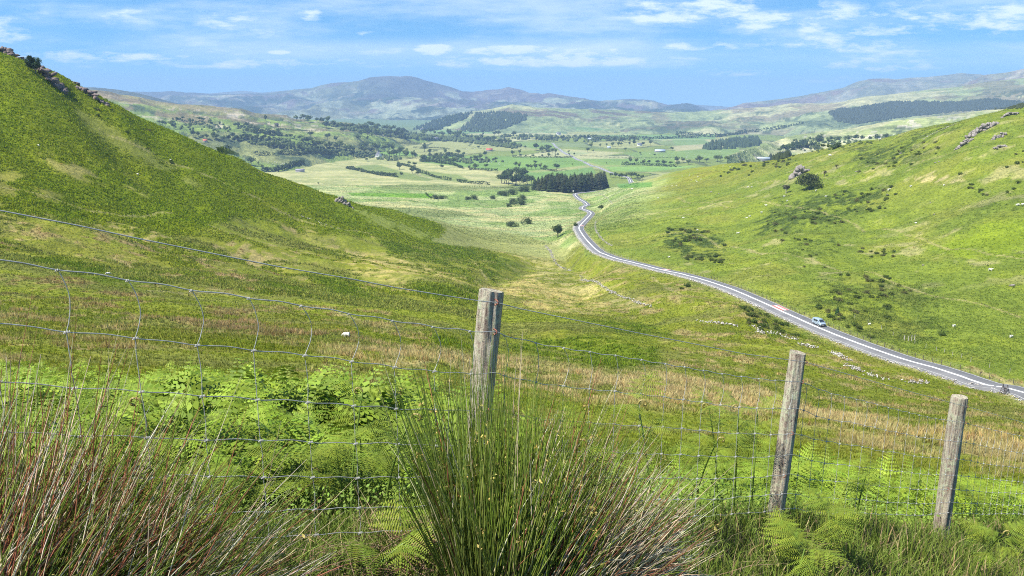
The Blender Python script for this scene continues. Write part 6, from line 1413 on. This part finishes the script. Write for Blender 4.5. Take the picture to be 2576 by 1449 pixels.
def vsec(x, z0, zb, zt_, wb, wt):
    return [(x, -wb*.93, z0), (x, -wb, z0+.18), (x, -wb, zb), (x, -(wt+(wb-wt)*.25), zb+(zt_-zb)*.75), (x, -wt*.85, zt_), (x, 0, zt_+.03), (x, wt*.85, zt_), (x, wt+(wb-wt)*.25, zb+(zt_-zb)*.75), (x, wb, zb), (x, wb, z0+.18), (x, wb*.93, z0)]
sec = np.array([vsec(*s) for s in VANB]); m_ = sec.shape[1]; g1 = Geo(); i, j = np.meshgrid(np.arange(len(sec)-1), np.arange(m_), indexing='ij'); i = i.ravel(); j = j.ravel(); j2 = (j+1) % m_
g1.add(sec.reshape(-1, 3), np.concatenate([np.stack([i*m_+j, i*m_+j2, (i+1)*m_+j2, (i+1)*m_+j], -1)]))
for q in (0, len(sec)-1):
    c = sec[q].mean(0); g1.add(np.vstack([sec[q], c]), [[a, (a+1) % m_, m_] for a in range(m_)])
g1.build('body', VANP, VAN, True)
def side_panel(pts, name, mat, off=.012):
    for s in (-1, 1):
        g1 = Geo(); v = []
        for x, z in pts:
            q = np.interp(x, [b[0] for b in VANB], range(len(VANB))); a = int(min(q, len(VANB)-2)); f = q-a; b = [VANB[a][k_]*(1-f)+VANB[a+1][k_]*f for k_ in range(6)]
            z0, zb, zt_, wb, wt = b[1:]; zm = zb+(zt_-zb)*.75; wm = wt+(wb-wt)*.25; w = wb if z < zb else wb+(wm-wb)*min(1, (z-zb)/(zm-zb)); v.append((x, s*(w+off), z))
        n_ = len(v); v = np.array(v); v2 = v.copy(); v2[:, 1] -= s*.03; g1.add(np.vstack([v, v2]), [[0, q_, q_+1] for q_ in range(1, n_-1)]+[[n_, n_+q_, n_+q_+1] for q_ in range(1, n_-1)]); g1.build(name, mat, VAN)
side_panel([(.78,1.20),(1.40,1.18),(1.12,1.60),(.78,1.70)], 'side_window', VGL); side_panel([(-.35,1.20),(.68,1.20),(.68,1.72),(-.35,1.74)], 'side_window', VGL); side_panel([(-1.5,1.20),(-.45,1.20),(-.45,1.74),(-1.5,1.74)], 'side_window', VGL)
side_panel([(-1.3,.62),(1.2,.62),(1.2,.70),(-1.3,.70)], 'trim_strip', PLAST)
g1 = Geo(); a = np.array([[1.04,-.66,1.85],[1.04,.66,1.85],[1.82,.80,1.20],[1.82,-.80,1.20]])+np.array([.02, 0, .05]); g1.add(np.vstack([a, a-np.array([.03, 0, .03])]), [[0,1,2,3],[4,5,6,7],[0,1,5,4],[1,2,6,5],[2,3,7,6],[3,0,4,7]]); g1.build('windscreen', VGL, VAN)
g1 = Geo(); g1.box((2.40,-.62,.60),(2.50,.62,.80)); g1.build('grille', PLAST, VAN); g1 = Geo(); g1.box((2.38,-.80,.34),(2.53,.80,.52)); g1.build('bumper', PLAST, VAN); g1 = Geo(); g1.box((2.53,-.28,.47),(2.545,.28,.58)); g1.build('number_plate', WHITE, VAN)
for s in (-1, 1):
    g1 = Geo(); g1.add([[2.20,s*.86,.80],[2.44,s*.60,.74],[2.40,s*.62,.90],[2.16,s*.88,.98],[2.15,s*.80,.80],[2.35,s*.55,.74],[2.3,s*.55,.9],[2.1,s*.8,.98]], [[0,1,2,3],[4,5,6,7],[0,1,5,4],[1,2,6,5],[2,3,7,6],[3,0,4,7]]); g1.build('headlight', LENS, VAN)
    g1 = Geo(); g1.box((1.18,s*1.0-(.0 if s > 0 else .2),1.18),(1.32,s*1.0+(.2 if s > 0 else 0),1.42)); g1.build('wing_mirror', VANP, VAN)
    for x in (-1.55, 1.55):
        a = np.linspace(0, 2*math.pi, 25)[:-1]; g1 = Geo()
        for r_, y0, y1, mt, nm in ((.34, .76, 1.0, TYRE, 'tyre'), (.21, .98, 1.015, RIM, 'rim')):
            g1 = Geo(); A = np.stack([x+r_*np.cos(a), 0*a+s*y0, .34+r_*np.sin(a)], -1); B = A.copy(); B[:, 1] = s*y1; g1.add(np.vstack([A, B, [[x, s*y1, .34]]]), [[q, (q+1) % 24, 24+(q+1) % 24, 24+q] for q in range(24)]); g1.add(np.vstack([B, [[x, s*y1, .34]]]), [[q, (q+1) % 24, 24] for q in range(24)])
            if nm == 'tyre': wh = g1.build('wheel', mt, VAN)
            else: kid(g1.build('rim', mt), wh)
